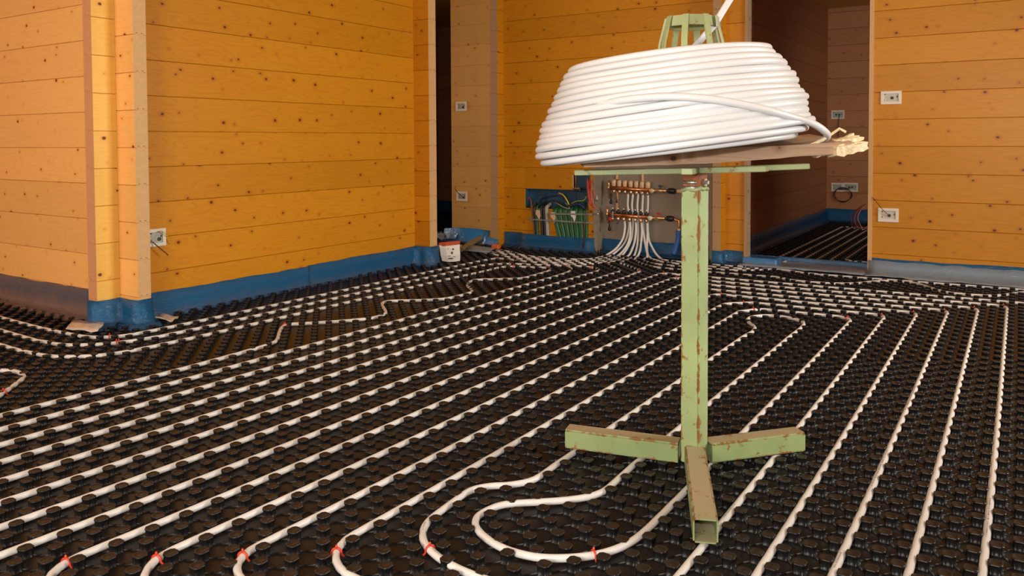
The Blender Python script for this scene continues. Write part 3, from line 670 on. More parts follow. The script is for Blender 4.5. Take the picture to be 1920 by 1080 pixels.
for k, (l, r_) in enumerate((((5.3000, 1.8207, 0.3353), (5.3000, 1.3987, 0.3498)), ((5.3000, 2.0251, 0.2769), (5.3000, 1.3936, 0.2749)))):
    a, b3 = Vector(l), Vector(r_); d = (b3 - a); bm = bmesh.new()
    pts = [a + Vector((.045, 0, 0)), a, a.lerp(b3, .5) + Vector((-.004, 0, 0)), b3, b3 + Vector((.045, -.01, 0))]
    S = smooth_path(pts, 4); up = Vector((0, 0, .007)); R1 = [bm.verts.new(q2 + up) for q2 in S]; R2_ = [bm.verts.new(q2 - up) for q2 in S]
    for i in range(len(S) - 1): bm.faces.new((R1[i], R1[i + 1], R2_[i + 1], R2_[i]))
    bmesh.ops.solidify(bm, geom=bm.faces[:], thickness=.0015)
    st = bmobj('metal_strap', bm, 'box_in'); tag(st, ('upper' if k == 0 else 'lower') + ' perforated metal strap holding the conduits to the wood wall', 'strap')
    for q2 in (a + Vector((.042, .012, 0)), b3 + Vector((.042, -.014, 0))):
        bm = bmesh.new(); lathe(bm, [(.003, .004), (.006, 0), (.005, -.004)], 8, q2, 'x'); bmobj('screw', bm, 'ink', st)
for px, py, k in ((1006, 402, 0), (1036, 404, 1), (1078, 400, 2)):
    a = [Vector((5.3000, 1.9276, 0.3646)), Vector((5.3000, 1.7706, 0.3521)), Vector((5.3000, 1.5632, 0.3707))][k]
    bm = bmesh.new(); vs = [bm.verts.new(a + Vector((0, dy, dz))) for dy, dz in ((.022, 0), (-.018, .002), (-.026, -.05), (-.012, -.10), (.004, -.06), (.026, -.04))]; bm.faces.new(vs); bm.normal_update()
    bmesh.ops.solidify(bm, geom=bm.faces[:], thickness=.002)
    tag(bmobj('paper_tag', bm, 'cream' if k < 2 else 'paper'), ('cream paper tag on the leftmost conduits', 'cream paper tag beside the grey conduit', 'white pointed paper tag on the green conduits')[k], 'tag')
a = Vector((5.2900, 1.4356, 0.3489)); tag(tube_obj('dark_rod', [a + Vector((.03, 0, .06)), a, Vector((5.2700, 1.4520, 0.0488))], .006, 'wire_brown', n=6, sub=2), 'thin dark rod standing in front of the right green conduits', 'rod')
a = Vector((5.3300, 1.3511, 0.4855)); bm = bmesh.new(); tube(bm, [a + Vector((.02, .01, .035)), a + Vector((0, -.008, -.01))], .013, 10); tag(bmobj('pipe_offcut', bm, 'conduit_grey', smooth=True), 'short grey tube end poking out at the cabinet edge', 'tube')
a = Vector((5.3250, 1.3331, 0.3554)); bm = bmesh.new(); lathe(bm, [(.004, -.008), (.010, 0), (.010, .01)], 10, a, 'x'); tag(bmobj('bolt', bm, 'chrome', smooth=True), 'shiny bolt head on the cabinet side frame', 'bolt')

# ------------------------------------------------------------ heating pipes on the floor
PR = 0.0095
def round_poly(pts):
    """pts: (a, b, r) with r the rounding radius in lattice units, or (a,b) free point"""
    out = []; n = len(pts)
    for i, p in enumerate(pts):
        r = p[2] if len(p) > 2 else 0
        if r and 0 < i < n - 1:
            P0 = Vector(pts[i - 1][:2]); P1 = Vector(p[:2]); P2 = Vector(pts[i + 1][:2])
            d0 = (P0 - P1).normalized(); d1 = (P2 - P1).normalized(); ang = d0.angle(d1); L0 = r / math.tan(ang / 2)
            a = P1 + d0 * L0; c = P1 + (d0 + d1).normalized() * (r / math.sin(ang / 2)); e = P1 + d1 * L0
            s = a - c; f = e - c; tot = s.angle_signed(f)
            for k in range(8):
                th = -tot * k / 7; out.append(Vector((c.x + s.x * math.cos(th) - s.y * math.sin(th), c.y + s.x * math.sin(th) + s.y * math.cos(th))))
        else: out.append(Vector(p[:2]))
    return out
def free(pts):
    P = [Vector((p[0], p[1], 0)) for p in pts]
    return [(q2.x, q2.y) for q2 in smooth_path(P, 4)]
ALLP = []
def floor_pipe(name, seq, label, group=None, pre=(), post=()):
    """seq: list of segments, each ('r', rounded pts) or ('f', free pts) joined in order"""
    ab = []
    for kind, pts in seq:
        ab += round_poly(pts) if kind == 'r' else [Vector(p) for p in free(pts)]
    W = []
    for i, (p, q2) in enumerate(zip(ab, ab[1:])):
        n = max(1, int((q2 - p).length / 3.0))
        for k in range(n): v = p.lerp(q2, k / n); W.append(LP(v.x, v.y, 0.0132))
    W.append(LP(ab[-1].x, ab[-1].y, 0.0132))
    pts = list(pre) + W + list(post)
    ALLP.append(W)
    bm = bmesh.new(); tube(bm, pts, PR, 10); o = bmobj(name, bm, 'pipe', smooth=True)
    tag(o, label, 'pipe', group); POBJ.append(o); return o
POBJ = []
# risers from the manifold to the floor
def riser(px_list, zlast=0.03):
    return [Vector(p) for p in px_list]
RI = [
 [(5.4000, 1.1130, 0.3084), (5.4000, 1.1090, 0.2436), (5.3850, 1.1162, 0.1610), (5.3600, 1.1349, 0.1067), (5.3300, 1.1663, 0.0569), (5.3000, 1.2078, 0.0205), (5.2850, 1.2465, -0.0037)],
 [(5.4300, 1.0915, 0.5348), (5.4400, 1.1011, 0.4315), (5.4400, 1.0859, 0.3390), (5.4300, 1.0813, 0.2469), (5.4000, 1.0928, 0.1469), (5.3700, 1.1142, 0.0884), (5.3300, 1.1460, 0.0445), (5.2900, 1.1776, 0.0100)],
 [(5.4000, 1.0601, 0.3110), (5.4000, 1.0576, 0.2047), (5.3700, 1.0589, 0.1290), (5.3300, 1.0756, 0.0678), (5.2900, 1.1020, 0.0247), (5.2700, 1.1177, 0.0076)],
 [(5.4300, 1.0462, 0.5362), (5.4400, 1.0607, 0.4331), (5.4400, 1.0506, 0.3406), (5.4200, 1.0441, 0.2174), (5.3900, 1.0430, 0.1464), (5.3400, 1.0552, 0.0773), (5.2900, 1.0721, 0.0269), (5.2600, 1.0880, 0.0065)],
 [(5.4000, 1.0077, 0.3136), (5.4000, 1.0052, 0.2215), (5.3700, 1.0041, 0.1325), (5.3300, 1.0059, 0.0772), (5.2800, 1.0129, 0.0232), (5.2400, 1.0340, 0.0039)],
 [(5.4300, 0.9963, 0.5378), (5.4400, 1.0106, 0.4351), (5.4400, 1.0056, 0.3427), (5.4100, 0.9897, 0.1845), (5.3500, 0.9729, 0.0909), (5.2800, 0.9638, 0.0268), (5.2400, 0.9751, 0.0038)],
 [(5.4000, 0.9542, 0.3162), (5.4000, 0.9497, 0.2109), (5.3700, 0.9448, 0.1226), (5.3100, 0.9282, 0.0621), (5.2700, 0.9300, 0.0215)],
 [(5.4300, 0.9517, 0.5392), (5.4400, 0.9634, 0.4369), (5.4400, 0.9608, 0.3448), (5.4000, 0.9284, 0.1663), (5.3400, 0.8877, 0.0932), (5.2800, 0.8474, 0.0354), (5.2500, 0.8440, 0.0124)],
 [(5.4000, 0.9011, 0.3189), (5.4000, 0.8990, 0.1909), (5.3700, 0.8909, 0.0942), (5.3200, 0.8597, 0.0296), (5.2700, 0.8048, 0.0039)],
 [(5.4300, 0.9074, 0.5406), (5.4400, 0.9116, 0.4390), (5.4400, 0.9164, 0.3469), (5.4100, 0.8935, 0.1674), (5.3700, 0.8472, 0.0971), (5.3300, 0.7918, 0.0423), (5.2900, 0.7372, 0.0154)]]
RI = [smooth_path(r, 4) for r in RI]
B1 = [(103.4, -24.7), (101.5, -24.9), (99.6, -25.6), (98.6, -27.5), (98.2, -29.5), (97.9, -33), (98.4, -37), (100.9, -41), (102.3, -46), (103.3, -51), (103.6, -60), (103.6, -95)]
B2 = [(103, -23.4), (100.8, -23.8), (98, -24.6), (96.8, -26.4), (96.5, -29.5), (96.8, -33), (97.6, -37), (99.3, -41), (101, -46), (102, -52), (102.2, -60), (102.2, -95)]
B3 = [(103, -22.4), (100, -22.5), (97, -23.2), (95.3, -25), (94.9, -28), (95.4, -32), (96.4, -37), (98.4, -41.5), (99.8, -47), (100.4, -54), (100.6, -60), (100.6, -95)]
B4 = [(102.6, -21.7), (99.5, -21.6), (96.0, -22.2), (94.2, -24), (93.7, -27), (94.0, -32), (94.9, -36.5), (96.4, -41), (98.4, -47), (99, -54), (99, -60), (99, -95)]
gb = None
floor_pipe('heating_pipe', [('f', B1)], 'outermost white pipe of the bundle running from the manifold to the left corridor', pre=RI[0])
floor_pipe('heating_pipe', [('f', B2)], 'second white pipe from the outside in the bundle towards the left corridor', pre=RI[1])
floor_pipe('heating_pipe', [('f', B3)], 'third white pipe from the outside in the bundle towards the left corridor', pre=RI[2])
floor_pipe('heating_pipe', [('f', B4)], 'innermost white pipe of the bundle bending into the left corridor', pre=RI[3])
# pair of rows with the S-bends before the manifold
floor_pipe('heating_pipe', [('f', [(102.4, -20.6), (101, -20.6), (99.2, -20.7), (97.6, -20.6), (96.2, -19.8), (95.1, -18.9), (93.8, -17.6), (92.6, -16.3), (91, -15.5), (89, -15.5)]),
                            ('r', [(84, -15.5), (-14, -15.5, 1.5), (-14, -12.5, 1.49), (80, -12.5), (87, -12.5)]),
                            ('f', [(90.5, -12.8), (92.6, -12.9), (94.2, -14.1), (95.9, -15.8), (97.3, -17.3), (98.9, -19), (100.3, -19.4), (102.2, -19.5), (103.6, -19.7)])],
           'white pipe with two S-bends before the manifold, laid as two rows', pre=RI[4], post=list(reversed(RI[5])))
# rows that wrap round the left wall pier
floor_pipe('heating_pipe', [('f', [(23.6, -110), (23.6, -75), (23.6, -55), (23.8, -49), (24.2, -44.6), (24.6, -42.4), (25.6, -40.9), (27.2, -39.9), (30, -39.6)]),
                            ('r', [(34, -39.5), (80, -39.5), (88, -39.4)]),
                            ('f', [(90.5, -39.3), (92.2, -39.0), (93.1, -38.2), (93.2, -36.5), (92.6, -33), (92.5, -26), (92.7, -22.5), (92.3, -20.6), (91.2, -19), (89.4, -18.5), (87, -18.5)]),
                            ('r', [(80, -18.5), (-14, -18.5, 1.5), (-14, -21.5, 1.49), (60, -21.5), (82, -21.5)]),
                            ('f', [(86, -21.7), (88.9, -22.5), (90.8, -23.8), (91.6, -25.4), (91.0, -27.5), (90.2, -30), (89.5, -32.5), (88.4, -34.6), (86.5, -36.1), (84, -36.5)]),
                            ('r', [(78, -36.5), (34, -36.5), (29, -36.7)]),
                            ('f', [(26.2, -37.3), (24.2, -38.2), (22.5, -39.7), (21.3, -41.5), (20.9, -44), (20.6, -48), (20.6, -75), (20.6, -110)])],
           'white pipe running closest along the left wall and round its corner pier')
floor_pipe('heating_pipe', [('f', [(17.6, -110), (17.6, -75), (17.6, -47), (17.9, -41), (18.4, -38.2), (19.4, -36.5), (21, -34.9), (23, -34), (26, -33.6)]),
                            ('r', [(32, -33.4), (70, -33.4), (79, -33.0)]),
                            ('f', [(82.2, -32.9), (84.8, -33), (86.6, -32.3), (87.4, -30.5), (88.1, -28), (88.5, -26.4), (87.3, -25.2), (85, -24.7)]),
                            ('f', [(82, -24.6), (79.5, -24.6), (78.0, -25.0), (76.4, -26.7), (75.4, -27.9), (74.5, -29.1), (73.2, -29.6), (71.3, -29), (69.5, -27.8), (67.8, -26.0), (66.3, -24.8), (64.5, -24.5), (61.8, -24.6), (60, -25.2), (58, -27), (56.9, -28.5), (55.6, -29.7), (54.2, -29.4), (52.8, -28), (51, -26), (49.8, -25.1), (48.2, -24.8), (46.5, -25.3), (44, -26.9), (41.3, -29.2), (40.2, -30.1), (38.9, -29.7), (37, -28), (35.2, -26.2), (33.9, -25.3), (32, -24.9), (29, -24.7)]),
                            ('r', [(24, -24.5), (-14, -24.5, 1.5), (-14, -27.5, 1.49), (4, -27.5)]),
                            ('f', [(7, -27.7), (9, -28.8), (10.6, -30.2), (12.1, -31.6), (13.5, -33.1), (13.95, -34.5), (13.9, -35.7), (13.3, -36.8), (12.2, -37.8), (10.8, -38.8), (9.3, -40.3), (8.3, -43), (8, -48), (8, -110)])],
           'white pipe zigzagging over the bare studs before the left wall')
# pipes that pass through the right doorway
floor_pipe('heating_pipe', [('f', [(105.4, -14.6), (104.9, -12.5), (104.6, -9), (104.3, -4), (104.6, -1.8), (105.3, -.3), (106.6, 1.0), (108.4, 1.8), (110.4, 1.9), (112, 1.6), (114, 1.3), (117, 1.2)]),
                            ('r', [(120, 1.2), (173, 1.2, 1.5), (173, 26.5, 1.5), (113.7, 26.5, 1.5), (113.7, 5.4, 2.2), (170, 5.4, 1.5), (170, 23.5, 1.5), (117.0, 23.5, 1.5), (117.0, 9.4, 2.2), (166, 9.4, 1.5), (166, 20, 1.5), (121, 20)])],
           'white pipe nearest the back wall passing through the doorway into the right room', pre=RI[9])
floor_pipe('heating_pipe', [('f', [(103.3, -13.6), (102.8, -12), (102.5, -9.5), (102.4, -4), (102.6, -1), (103.4, .8), (104.8, 2.0), (106.6, 2.5), (108.6, 2.8), (110.6, 3.1), (113, 3.3), (117, 3.3)]),
                            ('r', [(120, 3.3), (171.5, 3.3, 1.5), (171.5, 25, 1.5), (115.3, 25, 1.5), (115.3, 7.4, 2.2), (168, 7.4, 1.5), (168, 21.8, 1.5), (118.8, 21.8, 1.5), (118.8, 11.4, 2.2), (163, 11.4, 1.5), (163, 18.4, 1.5), (121, 18.4)])],
           'second white pipe crossing the doorway sill into the right room', pre=RI[8])
# the big double spiral of the main room
SP = [('f', [(103.2, -18.6), (101.2, -17), (99.2, -15), (97.9, -13.3), (97.3, -11.5), (97.1, -9), (97.1, -4), (97.3, 0), (97.3, 4), (97.5, 5.6), (96.8, 7.2), (95.9, 8.8), (95.6, 11), (95.8, 13.4), (96.6, 15.6), (98.2, 17.4), (100.2, 18.8), (101.9, 20.3), (102.2, 22.2), (101.2, 24.3), (99.2, 25.8), (97, 27.4), (95.8, 29), (95.5, 31.5), (96, 33.6), (97.6, 35.2), (99.8, 36.7), (100.9, 38.3), (100.6, 40.3), (98.6, 41.4), (96, 41.5)]),
      ('r', [(90, 41.5), (-8.5, 41.5, 3), (-8.5, -6.5, 3), (89.8, -6.5, 1.6), (89.5, 35.5, 1.5), (-2.5, 35.5, 3), (-2.5, -.5, 3), (83.5, -.5, 1.6), (83.5, 29.5, 1.5), (3.5, 29.5, 3), (3.5, 5.5, 2.6), (75.2, 5.6, 2.4), (77.5, 8.4, 1.5), (77.5, 23.5, 1.6), (9.6, 23.5, 3), (9.6, 20)]),
      ('f', [(9.7, 17), (9.8, 14.8), (10.3, 13), (11.2, 11.6), (12.7, 10.7), (15, 10.4), (17, 10.3), (18.1, 10.9), (18.9, 11.8), (20.2, 12.5), (22.5, 12.5)]),
      ('r', [(26, 12.5), (56, 12.5), (60, 12.5)]),
      ('f', [(62.6, 12.7), (64.5, 12.4), (66, 11.6), (67.3, 10.8), (68.8, 10.5), (70.2, 10.9), (71.1, 11.9), (71.4, 13.3), (70.9, 14.8), (69.9, 16), (68.4, 16.5), (66, 16.6)]),
      ('r', [(62, 16.5), (30, 16.5), (25, 16.5)]),
      ('f', [(22.5, 16.6), (20.8, 16.6), (19.6, 16.1), (18.5, 15.1), (17.5, 13.9), (16.6, 12.9), (15.6, 12.5), (14.5, 12.5), (13.6, 13.1), (12.9, 14.2), (12.5, 15.6), (12.6, 17.1), (13.2, 18.3), (14.1, 19.3), (15.2, 20), (16.6, 20.4), (18.4, 20.5)]),
      ('r', [(22, 20.5), (74.5, 20.5, 2), (74.3, 10.2, 1.8), (71.6, 8.5, 1.2), (6.6, 8.5, 3), (6.5, 26.5, 3), (80.6, 26.5, 1.6), (80.8, 2.5, 1.6), (.5, 2.5, 3), (.5, 32.5, 3), (86.5, 32.5, 1.6), (86.8, -3.5, 1.6), (-5.5, -3.5, 3), (-5.5, 38.5, 3), (92.4, 38.5, 2), (92.8, -9.5, 1.4), (-11.5, -9.5, 3), (-11.5, 44.5, 3), (102.6, 44.5, 2), (102.6, 16)]),
      ('f', [(102.7, 12.5), (103.0, 9.6), (103.8, 7), (104.7, 5.2), (104.6, 3.7), (103.2, 2.5), (101.6, .8), (100.6, -1.5), (100.1, -5), (100.1, -10), (100.4, -12.6), (101.0, -14.6), (102.4, -16.2), (103.6, -17.3)])]
floor_pipe('heating_pipe', SP, 'long white pipe laid as the large double spiral filling the main room floor', pre=RI[6], post=list(reversed(RI[7])))

# ------------------------------------------------------------ red clips on the bends
CL = [((-.5, -.6), 'red clip on the leftmost bend at the bottom edge'), ((2.3, 2.5), 'red clip on the second bend from the left at the bottom edge'), ((5.0, 5.8), 'red clip on the third bend from the left at the bottom edge'),
      ((7.8, 9.1), 'red clip on the fourth bend from the left at the bottom edge'), ((10.5, 12.6), 'red clip left of the innermost loop, on the printed pipe bend'), ((14.2, 19.4), 'red clip at the low point of the innermost loop near the stand foot'),
      ((80.8, 3.4), 'red clip on the upper turn right behind the green post'), ((77.0, 7.3), 'red clip on the second turn right of the green post'), ((73.4, 9.7), 'red clip on the third turn right of the green post'),
      ((73.8, 20.1), 'red clip on the first right-hand bend counted from the post'), ((76.9, 23.1), 'red clip on the second right-hand bend counted from the post'), ((80.1, 26.1), 'red clip on the third right-hand bend counted from the post'),
      ((83.0, 29.1), 'red clip on the fourth right-hand bend counted from the post'), ((86.0, 32.1), 'red clip on the fifth right-hand bend counted from the post'), ((89.0, 35.1), 'red clip on the sixth right-hand bend counted from the post'),
      ((91.8, 37.6), 'red clip on the bend at the right picture edge'), ((39.6, -30.0), 'red clip on the left tip of the zigzag pipe'), ((88.4, -26.2), 'red clip on the inner sharp bend before the cable box'),
      ((91.3, -24.6), 'red clip on the sharp bend right of the inner one, below the conduits'), ((86.9, -31.6), 'red clip on the row behind the zigzag pipe'), ((88.9, -33.6), 'red clip on the second row behind the zigzag pipe'),
      ((92.9, -38.6), 'red clip where the rows meet the corridor bundle'), ((24.2, -36.0), 'red clip on the lower row below the corner pier'), ((25.0, -38.0), 'red clip on the middle row below the corner pier'),
      ((25.8, -40.6), 'red clip on the upper row at the foot of the corner pier'), ((10.4, -30.0), 'red clip on the single loop at the left edge'), ((93.2, -13.2), 'red clip on the right S-bend before the manifold'),
      ((92.4, -20.8), 'red clip left of the two S-bends'), ((92.2, -8.9), 'red clip on the turn just left of the green post'), ((89.3, -5.9), 'red clip on the turn touching the left side of the green post'), ((105.6, 0.2), 'red clip on the pipes beside the doorway pier')]
PTS = [(p, q2) for W in ALLP for p, q2 in zip(W, W[1:])]
for (a, b2), lab in CL:
    c = LP(a, b2, .0132); best = None
    for p, q2 in PTS:
        d = q2 - p; L2 = d.length_squared
        if L2 < 1e-9: continue
        t = max(0, min(1, (c - p).dot(d) / L2)); e = p + d * t; ds = (e - c).length
        if best is None or ds < best[0]: best = (ds, e, d.normalized())
    _, e, d = best
    s = Vector((d.y, -d.x, 0))
    bm = bmesh.new(); R3 = PR + .0026
    arc = [e + s * (R3 * math.cos(th)) + Vector((0, 0, R3 * math.sin(th))) for th in [math.pi * k / 8 for k in range(9)]]
    tube(bm, [e + s * (R3 + .006) + Vector((0, 0, -.009))] + [e + s * R3 + Vector((0, 0, -.004))] + arc + [e - s * R3 + Vector((0, 0, -.004)), e - s * (R3 + .006) + Vector((0, 0, -.009))], .0028, 6)
    tube(bm, [e + Vector((0, 0, R3)), e + Vector((0, 0, R3 + .008))], [.0035, .0022], 6)
    tag(bmobj('pipe_clip', bm, 'red', smooth=True), lab, 'clip')

# faint factory print along a few stretches of pipe (too small to read in the photograph)
rr = random.Random(21)
for A_, B_ in (((28.2, 29.5), (34.6, 29.5)), ((18.3, 29.5), (19.9, 29.5)), ((24.6, 35.5), (29.8, 35.5)), ((11.6, 11.2), (12.4, 10.7)), ((10.2, 12.8), (9.9, 14.2)), ((26.6, -6.5), (29.0, -6.5)), ((24.0, -3.5), (26.2, -3.5)), ((41.2, -29.1), (43.5, -27.3)), ((44.5, -26.5), (47.1, -25.1)), ((20.8, 23.5), (22.6, 23.5)), ((43.4, 29.5), (50.0, 29.5))):
    a, b3 = LP(A_[0], A_[1], .0132), LP(B_[0], B_[1], .0132); best = None; c = a.lerp(b3, .5)
    for i, W in enumerate(ALLP):
        for p, q2 in zip(W, W[1:]):
            d = q2 - p; L2 = d.length_squared
            if L2 < 1e-9: continue
            t = max(0, min(1, (c - p).dot(d) / L2)); ds = (p + d * t - c).length
            if best is None or ds < best[0]: best = (ds, i)
    W = ALLP[best[1]]; bm = bmesh.new(); n = int((b3 - a).length / .0042); seg = list(zip(W, W[1:]))
    for k in range(n):
        if rr.random() < .22: continue
        c = a.lerp(b3, k / n); bb = None
        for p, q2 in seg:
            d = q2 - p; L2 = d.length_squared
            if L2 < 1e-9: continue
            t = max(0, min(1, (c - p).dot(d) / L2)); ds = (p + d * t - c).length
            if bb is None or ds < bb[0]: bb = (ds, p + d * t, d.normalized())
        e, d = bb[1], bb[2]; sd = Vector((d.y, -d.x, 0)); wdt = rr.uniform(.0006, .0013); hh = rr.uniform(.0014, .0022)
        vs = []
        for sx, sy in ((-1, -1), (1, -1), (1, 1), (-1, 1)):
            off = sy * hh; vs.append(bm.verts.new(e + d * sx * wdt + sd * off + Vector((0, 0, math.sqrt(PR * PR - off * off) + .0002))))
        bm.faces.new(vs)
    bmobj('pipe_print', bm, 'ink_faint', POBJ[best[1]])

# ------------------------------------------------------------ reel stand
AX = Vector((1.33, -1.0, 0)); U = Vector((0.541, -0.840, 0)).normalized(); F = Vector((0.840, 0.541, 0)).normalized()
stand = empty('reel_stand', (AX.x, AX.y, 0.0243)); tag(stand, 'rusty light green steel reel stand with square post and three-legged foot', 'stand')
so = Vector(stand.location)
def sq_tube(name, p, q2, s, mt, wall_t=0.004, roll=0.0, open_end=True):
    """square hollow section; local x along its length so the paint wears along its edges"""
    p, q2 = Vector(p), Vector(q2); Lx = (q2 - p).length; h = s / 2; i = h - wall_t
    bm = bmesh.new(); prof = [(-h, -h), (h, -h), (h, h), (-h, h)]; inn = [(-i, -i), (i, -i), (i, i), (-i, i)]
    A = [bm.verts.new((0, y, z)) for y, z in prof]; B = [bm.verts.new((Lx, y, z)) for y, z in prof]
    A2 = [bm.verts.new((0, y, z)) for y, z in inn]; B2 = [bm.verts.new((Lx, y, z)) for y, z in inn]
    for k in range(4):
        j = (k + 1) % 4
        bm.faces.new((A[k], A[j], B[j], B[k])); bm.faces.new((A2[j], A2[k], B2[k], B2[j]))
        bm.faces.new((A[j], A[k], A2[k], A2[j])); bm.faces.new((B[k], B[j], B2[j], B2[k]))
    es = [e for e in bm.edges if abs((e.verts[0].co - e.verts[1].co).x) > Lx * .9 and abs(abs(e.verts[0].co.y) - h) < 1e-6]
    bmesh.ops.bevel(bm, geom=es, offset=.005, segments=2, affect='EDGES')
    bmesh.ops.recalc_face_normals(bm, faces=bm.faces)
    o = bmobj(name, bm, mt, stand)
    x = (q2 - p).normalized(); z = Vector((0, 0, 1)); z = (z - x * z.dot(x))
    if z.length < .1: z = Matrix.Rotation(roll, 3, x) @ Vector((1, 0, 0)); z = (z - x * z.dot(x))
    z.normalize(); y = z.cross(x)
    o.matrix_local = Matrix(((x.x, y.x, z.x, p.x - so.x), (x.y, y.y, z.y, p.y - so.y), (x.z, y.z, z.z, p.z - so.z), (0, 0, 0, 1)))
    return o
zf = 0.0243 + 0.030
def foot(tip, start=0.02):
    d = (Vector((tip[0], tip[1], 0)) - AX); d.z = 0; n = d.normalized()
    s = AX + n * start
    return sq_tube('leg', (s.x, s.y, zf), (tip[0], tip[1], zf), .06, 'green')
foot((1.243, -0.612), .045); foot((1.608, -1.243), .045); foot((0.868, -1.197), .03)
post_roll = math.atan2(-0.541, 0.841)
ang = -2.58          # yaw of the post
col = sq_tube('post', (AX.x, AX.y, 0.028), (AX.x, AX.y, 0.852), .0615, 'green_post', roll=0.0)
# turn the post so that one face looks slightly left of the camera
col.rotation_mode = 'XYZ'
mloc = Matrix.Translation(Vector((0, 0, 0.028 - so.z)))
th = math.radians(172.0)
X3 = Vector((0, 0, 1)); Y3 = Vector((math.cos(th), math.sin(th), 0)); Z3 = X3.cross(Y3)
col.matrix_local = mloc @ Matrix(((X3.x, Y3.x, Z3.x, 0), (X3.y, Y3.y, Z3.y, 0), (X3.z, Y3.z, Z3.z, 0), (0, 0, 0, 1)))
def spart(name, bm, mt, smooth=False, parent=None, label=None, world=True):
    bmesh.ops.translate(bm, verts=bm.verts, vec=-so); o = bmobj(name, bm, mt, parent or stand, smooth)
    if label: o['label'] = label
    return o
# rusty sleeve, bolt and bearing between post and head
bm = bmesh.new()
R = Matrix.Rotation(th, 4, 'Z')
box(bm, (-.028, -.028, 0.835), (.028, .028, .897), .004); bmesh.ops.transform(bm, matrix=Matrix.Translation(AX) @ R, verts=bm.verts)
spart('sleeve', bm, 'rust', label='brown rusty sleeve')
bm = bmesh.new(); f3 = Vector((math.cos(th), math.sin(th), 0)); g3 = Vector((-math.sin(th), math.cos(th), 0))
for zz_ in (.872, .856):
    tube(bm, [AX + f3 * .030 + g3 * -.022 + Vector((0, 0, zz_)), AX + f3 * .030 + g3 * .020 + Vector((0, 0, zz_))], .006, 8)
spart('bearing_bolt', bm, 'steel', True)
bm = bmesh.new(); c = AX + g3 * .028 + Vector((0, 0, .872))
tube(bm, [c, c + g3 * .008], .012, 6); tube(bm, [c + g3 * .006, c + g3 * .016], .006, 8); spart('nut', bm, 'steel')
bm = bmesh.new(); rr = random.Random(3)
pts = []
for k in range(17):
    a_ = 2 * math.pi * k / 16; d_ = Vector((math.cos(a_), math.sin(a_), 0)); m_ = max(abs(math.cos(a_ - th)), abs(math.sin(a_ - th))); pts.append(AX + d_ * (.031 / m_) + Vector((0, 0, .852 + rr.uniform(-.004, .004))))
tube(bm, pts, .0065, 6); spart('weld_seam', bm, 'green_bar', True)
# head: flat bars that carry the planks
def bar(tip, z0_, z1_, wd, start=0.0):
    d = Vector((tip[0], tip[1], 0)) - AX; d.z = 0; Lb_ = d.length; n = d.normalized()
    bm = bmesh.new(); box(bm, (start, -wd / 2, -.0085), (Lb_, wd / 2, .0085), .002); o = bmobj('cross_arm', bm, 'green_bar', stand)
    x = Vector((n.x * Lb_, n.y * Lb_, z1_ - z0_)).normalized(); y = Vector((-n.y, n.x, 0)); z = x.cross(y)
    o.matrix_local = Matrix(((x.x, y.x, z.x, 0), (x.y, y.y, z.y, 0), (x.z, y.z, z.z, z0_ - so.z), (0, 0, 0, 1))); return o
bar((1.165, -0.680), .906, .9005, .032); bar((1.600, -1.262), .906, .9150, .032); bar((1.325, -1.215), .906, .915, .032)
bar((1.10, -1.06), .906, .912, .03)
# crown: conical cage of flat bars inside the coil
ctr = AX + U * -.013; bm = bmesh.new(); cr = []
zr0, zr1 = 1.332, 1.362
n = 8
V0 = [[bm.verts.new(ctr + Vector((r * math.cos(2 * math.pi * k / n + .3), r * math.sin(2 * math.pi * k / n + .3), z))) for k in range(n)] for r, z in ((.074, zr0), (.070, zr1), (.066, zr1), (.070, zr0))]
for i in range(4):
    for k in range(n): bm.faces.new((V0[i][k], V0[i][(k + 1) % n], V0[(i + 1) % 4][(k + 1) % n], V0[(i + 1) % 4][k]))
bmesh.ops.recalc_face_normals(bm, faces=bm.faces); spart('crown_ring', bm, 'green_bar')
for k in range(8):
    a_ = 2 * math.pi * k / 8 + .15; d_ = Vector((math.cos(a_), math.sin(a_), 0)); t_ = Vector((-d_.y, d_.x, 0))
    top = ctr + d_ * .074 + Vector((0, 0, zr1)); bot = AX + d_ * .150 + Vector((0, 0, .985)); mid = ctr + d_ * .092 + Vector((0, 0, 1.29))
    bm = bmesh.new(); rings = []
    for p in (top, mid, bot): rings.append([bm.verts.new(p + t_ * sx * .009 + d_ * sy * .003) for sx, sy in ((-1, -1), (1, -1), (1, 1), (-1, 1))])
    for A, B in zip(rings, rings[1:]):
        for j in range(4): bm.faces.new((A[j], A[(j + 1) % 4], B[(j + 1) % 4], B[j]))
    bm.faces.new(rings[0][::-1]); bm.faces.new(rings[-1]); bmesh.ops.recalc_face_normals(bm, faces=bm.faces)
    spart('crown_bar', bm, 'green_bar')

# ------------------------------------------------------------ broken plank under the coil
def uv_(u, f, z): return AX + U * u + F * f + Vector((0, 0, z))
bm = bmesh.new(); rr = random.Random(11)
N_ = 22; rows = []
for i in range(N_ + 1):
    t = i / N_; u = -.345 + t * .755; z = .934 + t * .039 + (.012 * (t - .75) if t > .75 else 0); th_ = .0185 + .002 * math.sin(t * 5)
    th_ *= .62 + .38 * min(1, t / .4)
    rows.append([bm.verts.new(uv_(u, f, z + dz * th_ + rr.uniform(-.001, .001)) + F * (0 if f > 0 else rr.uniform(-.002, .002))) for f, dz in ((-.135, -1), (-.135, 1), (.19, 2.3), (.19, .2))])
for A, B in zip(rows, rows[1:]):
    for j in range(4): bm.faces.new((A[j], A[(j + 1) % 4], B[(j + 1) % 4], B[j]))
bm.faces.new(rows[0][::-1]); bm.faces.new(rows[-1]); bmesh.ops.recalc_face_normals(bm, faces=bm.faces)
me = bpy.data.meshes.new('board'); 
po = uv_(0, 0, .95); rotm = Matrix((U, F, Vector((0, 0, 1)))).to_4x4()
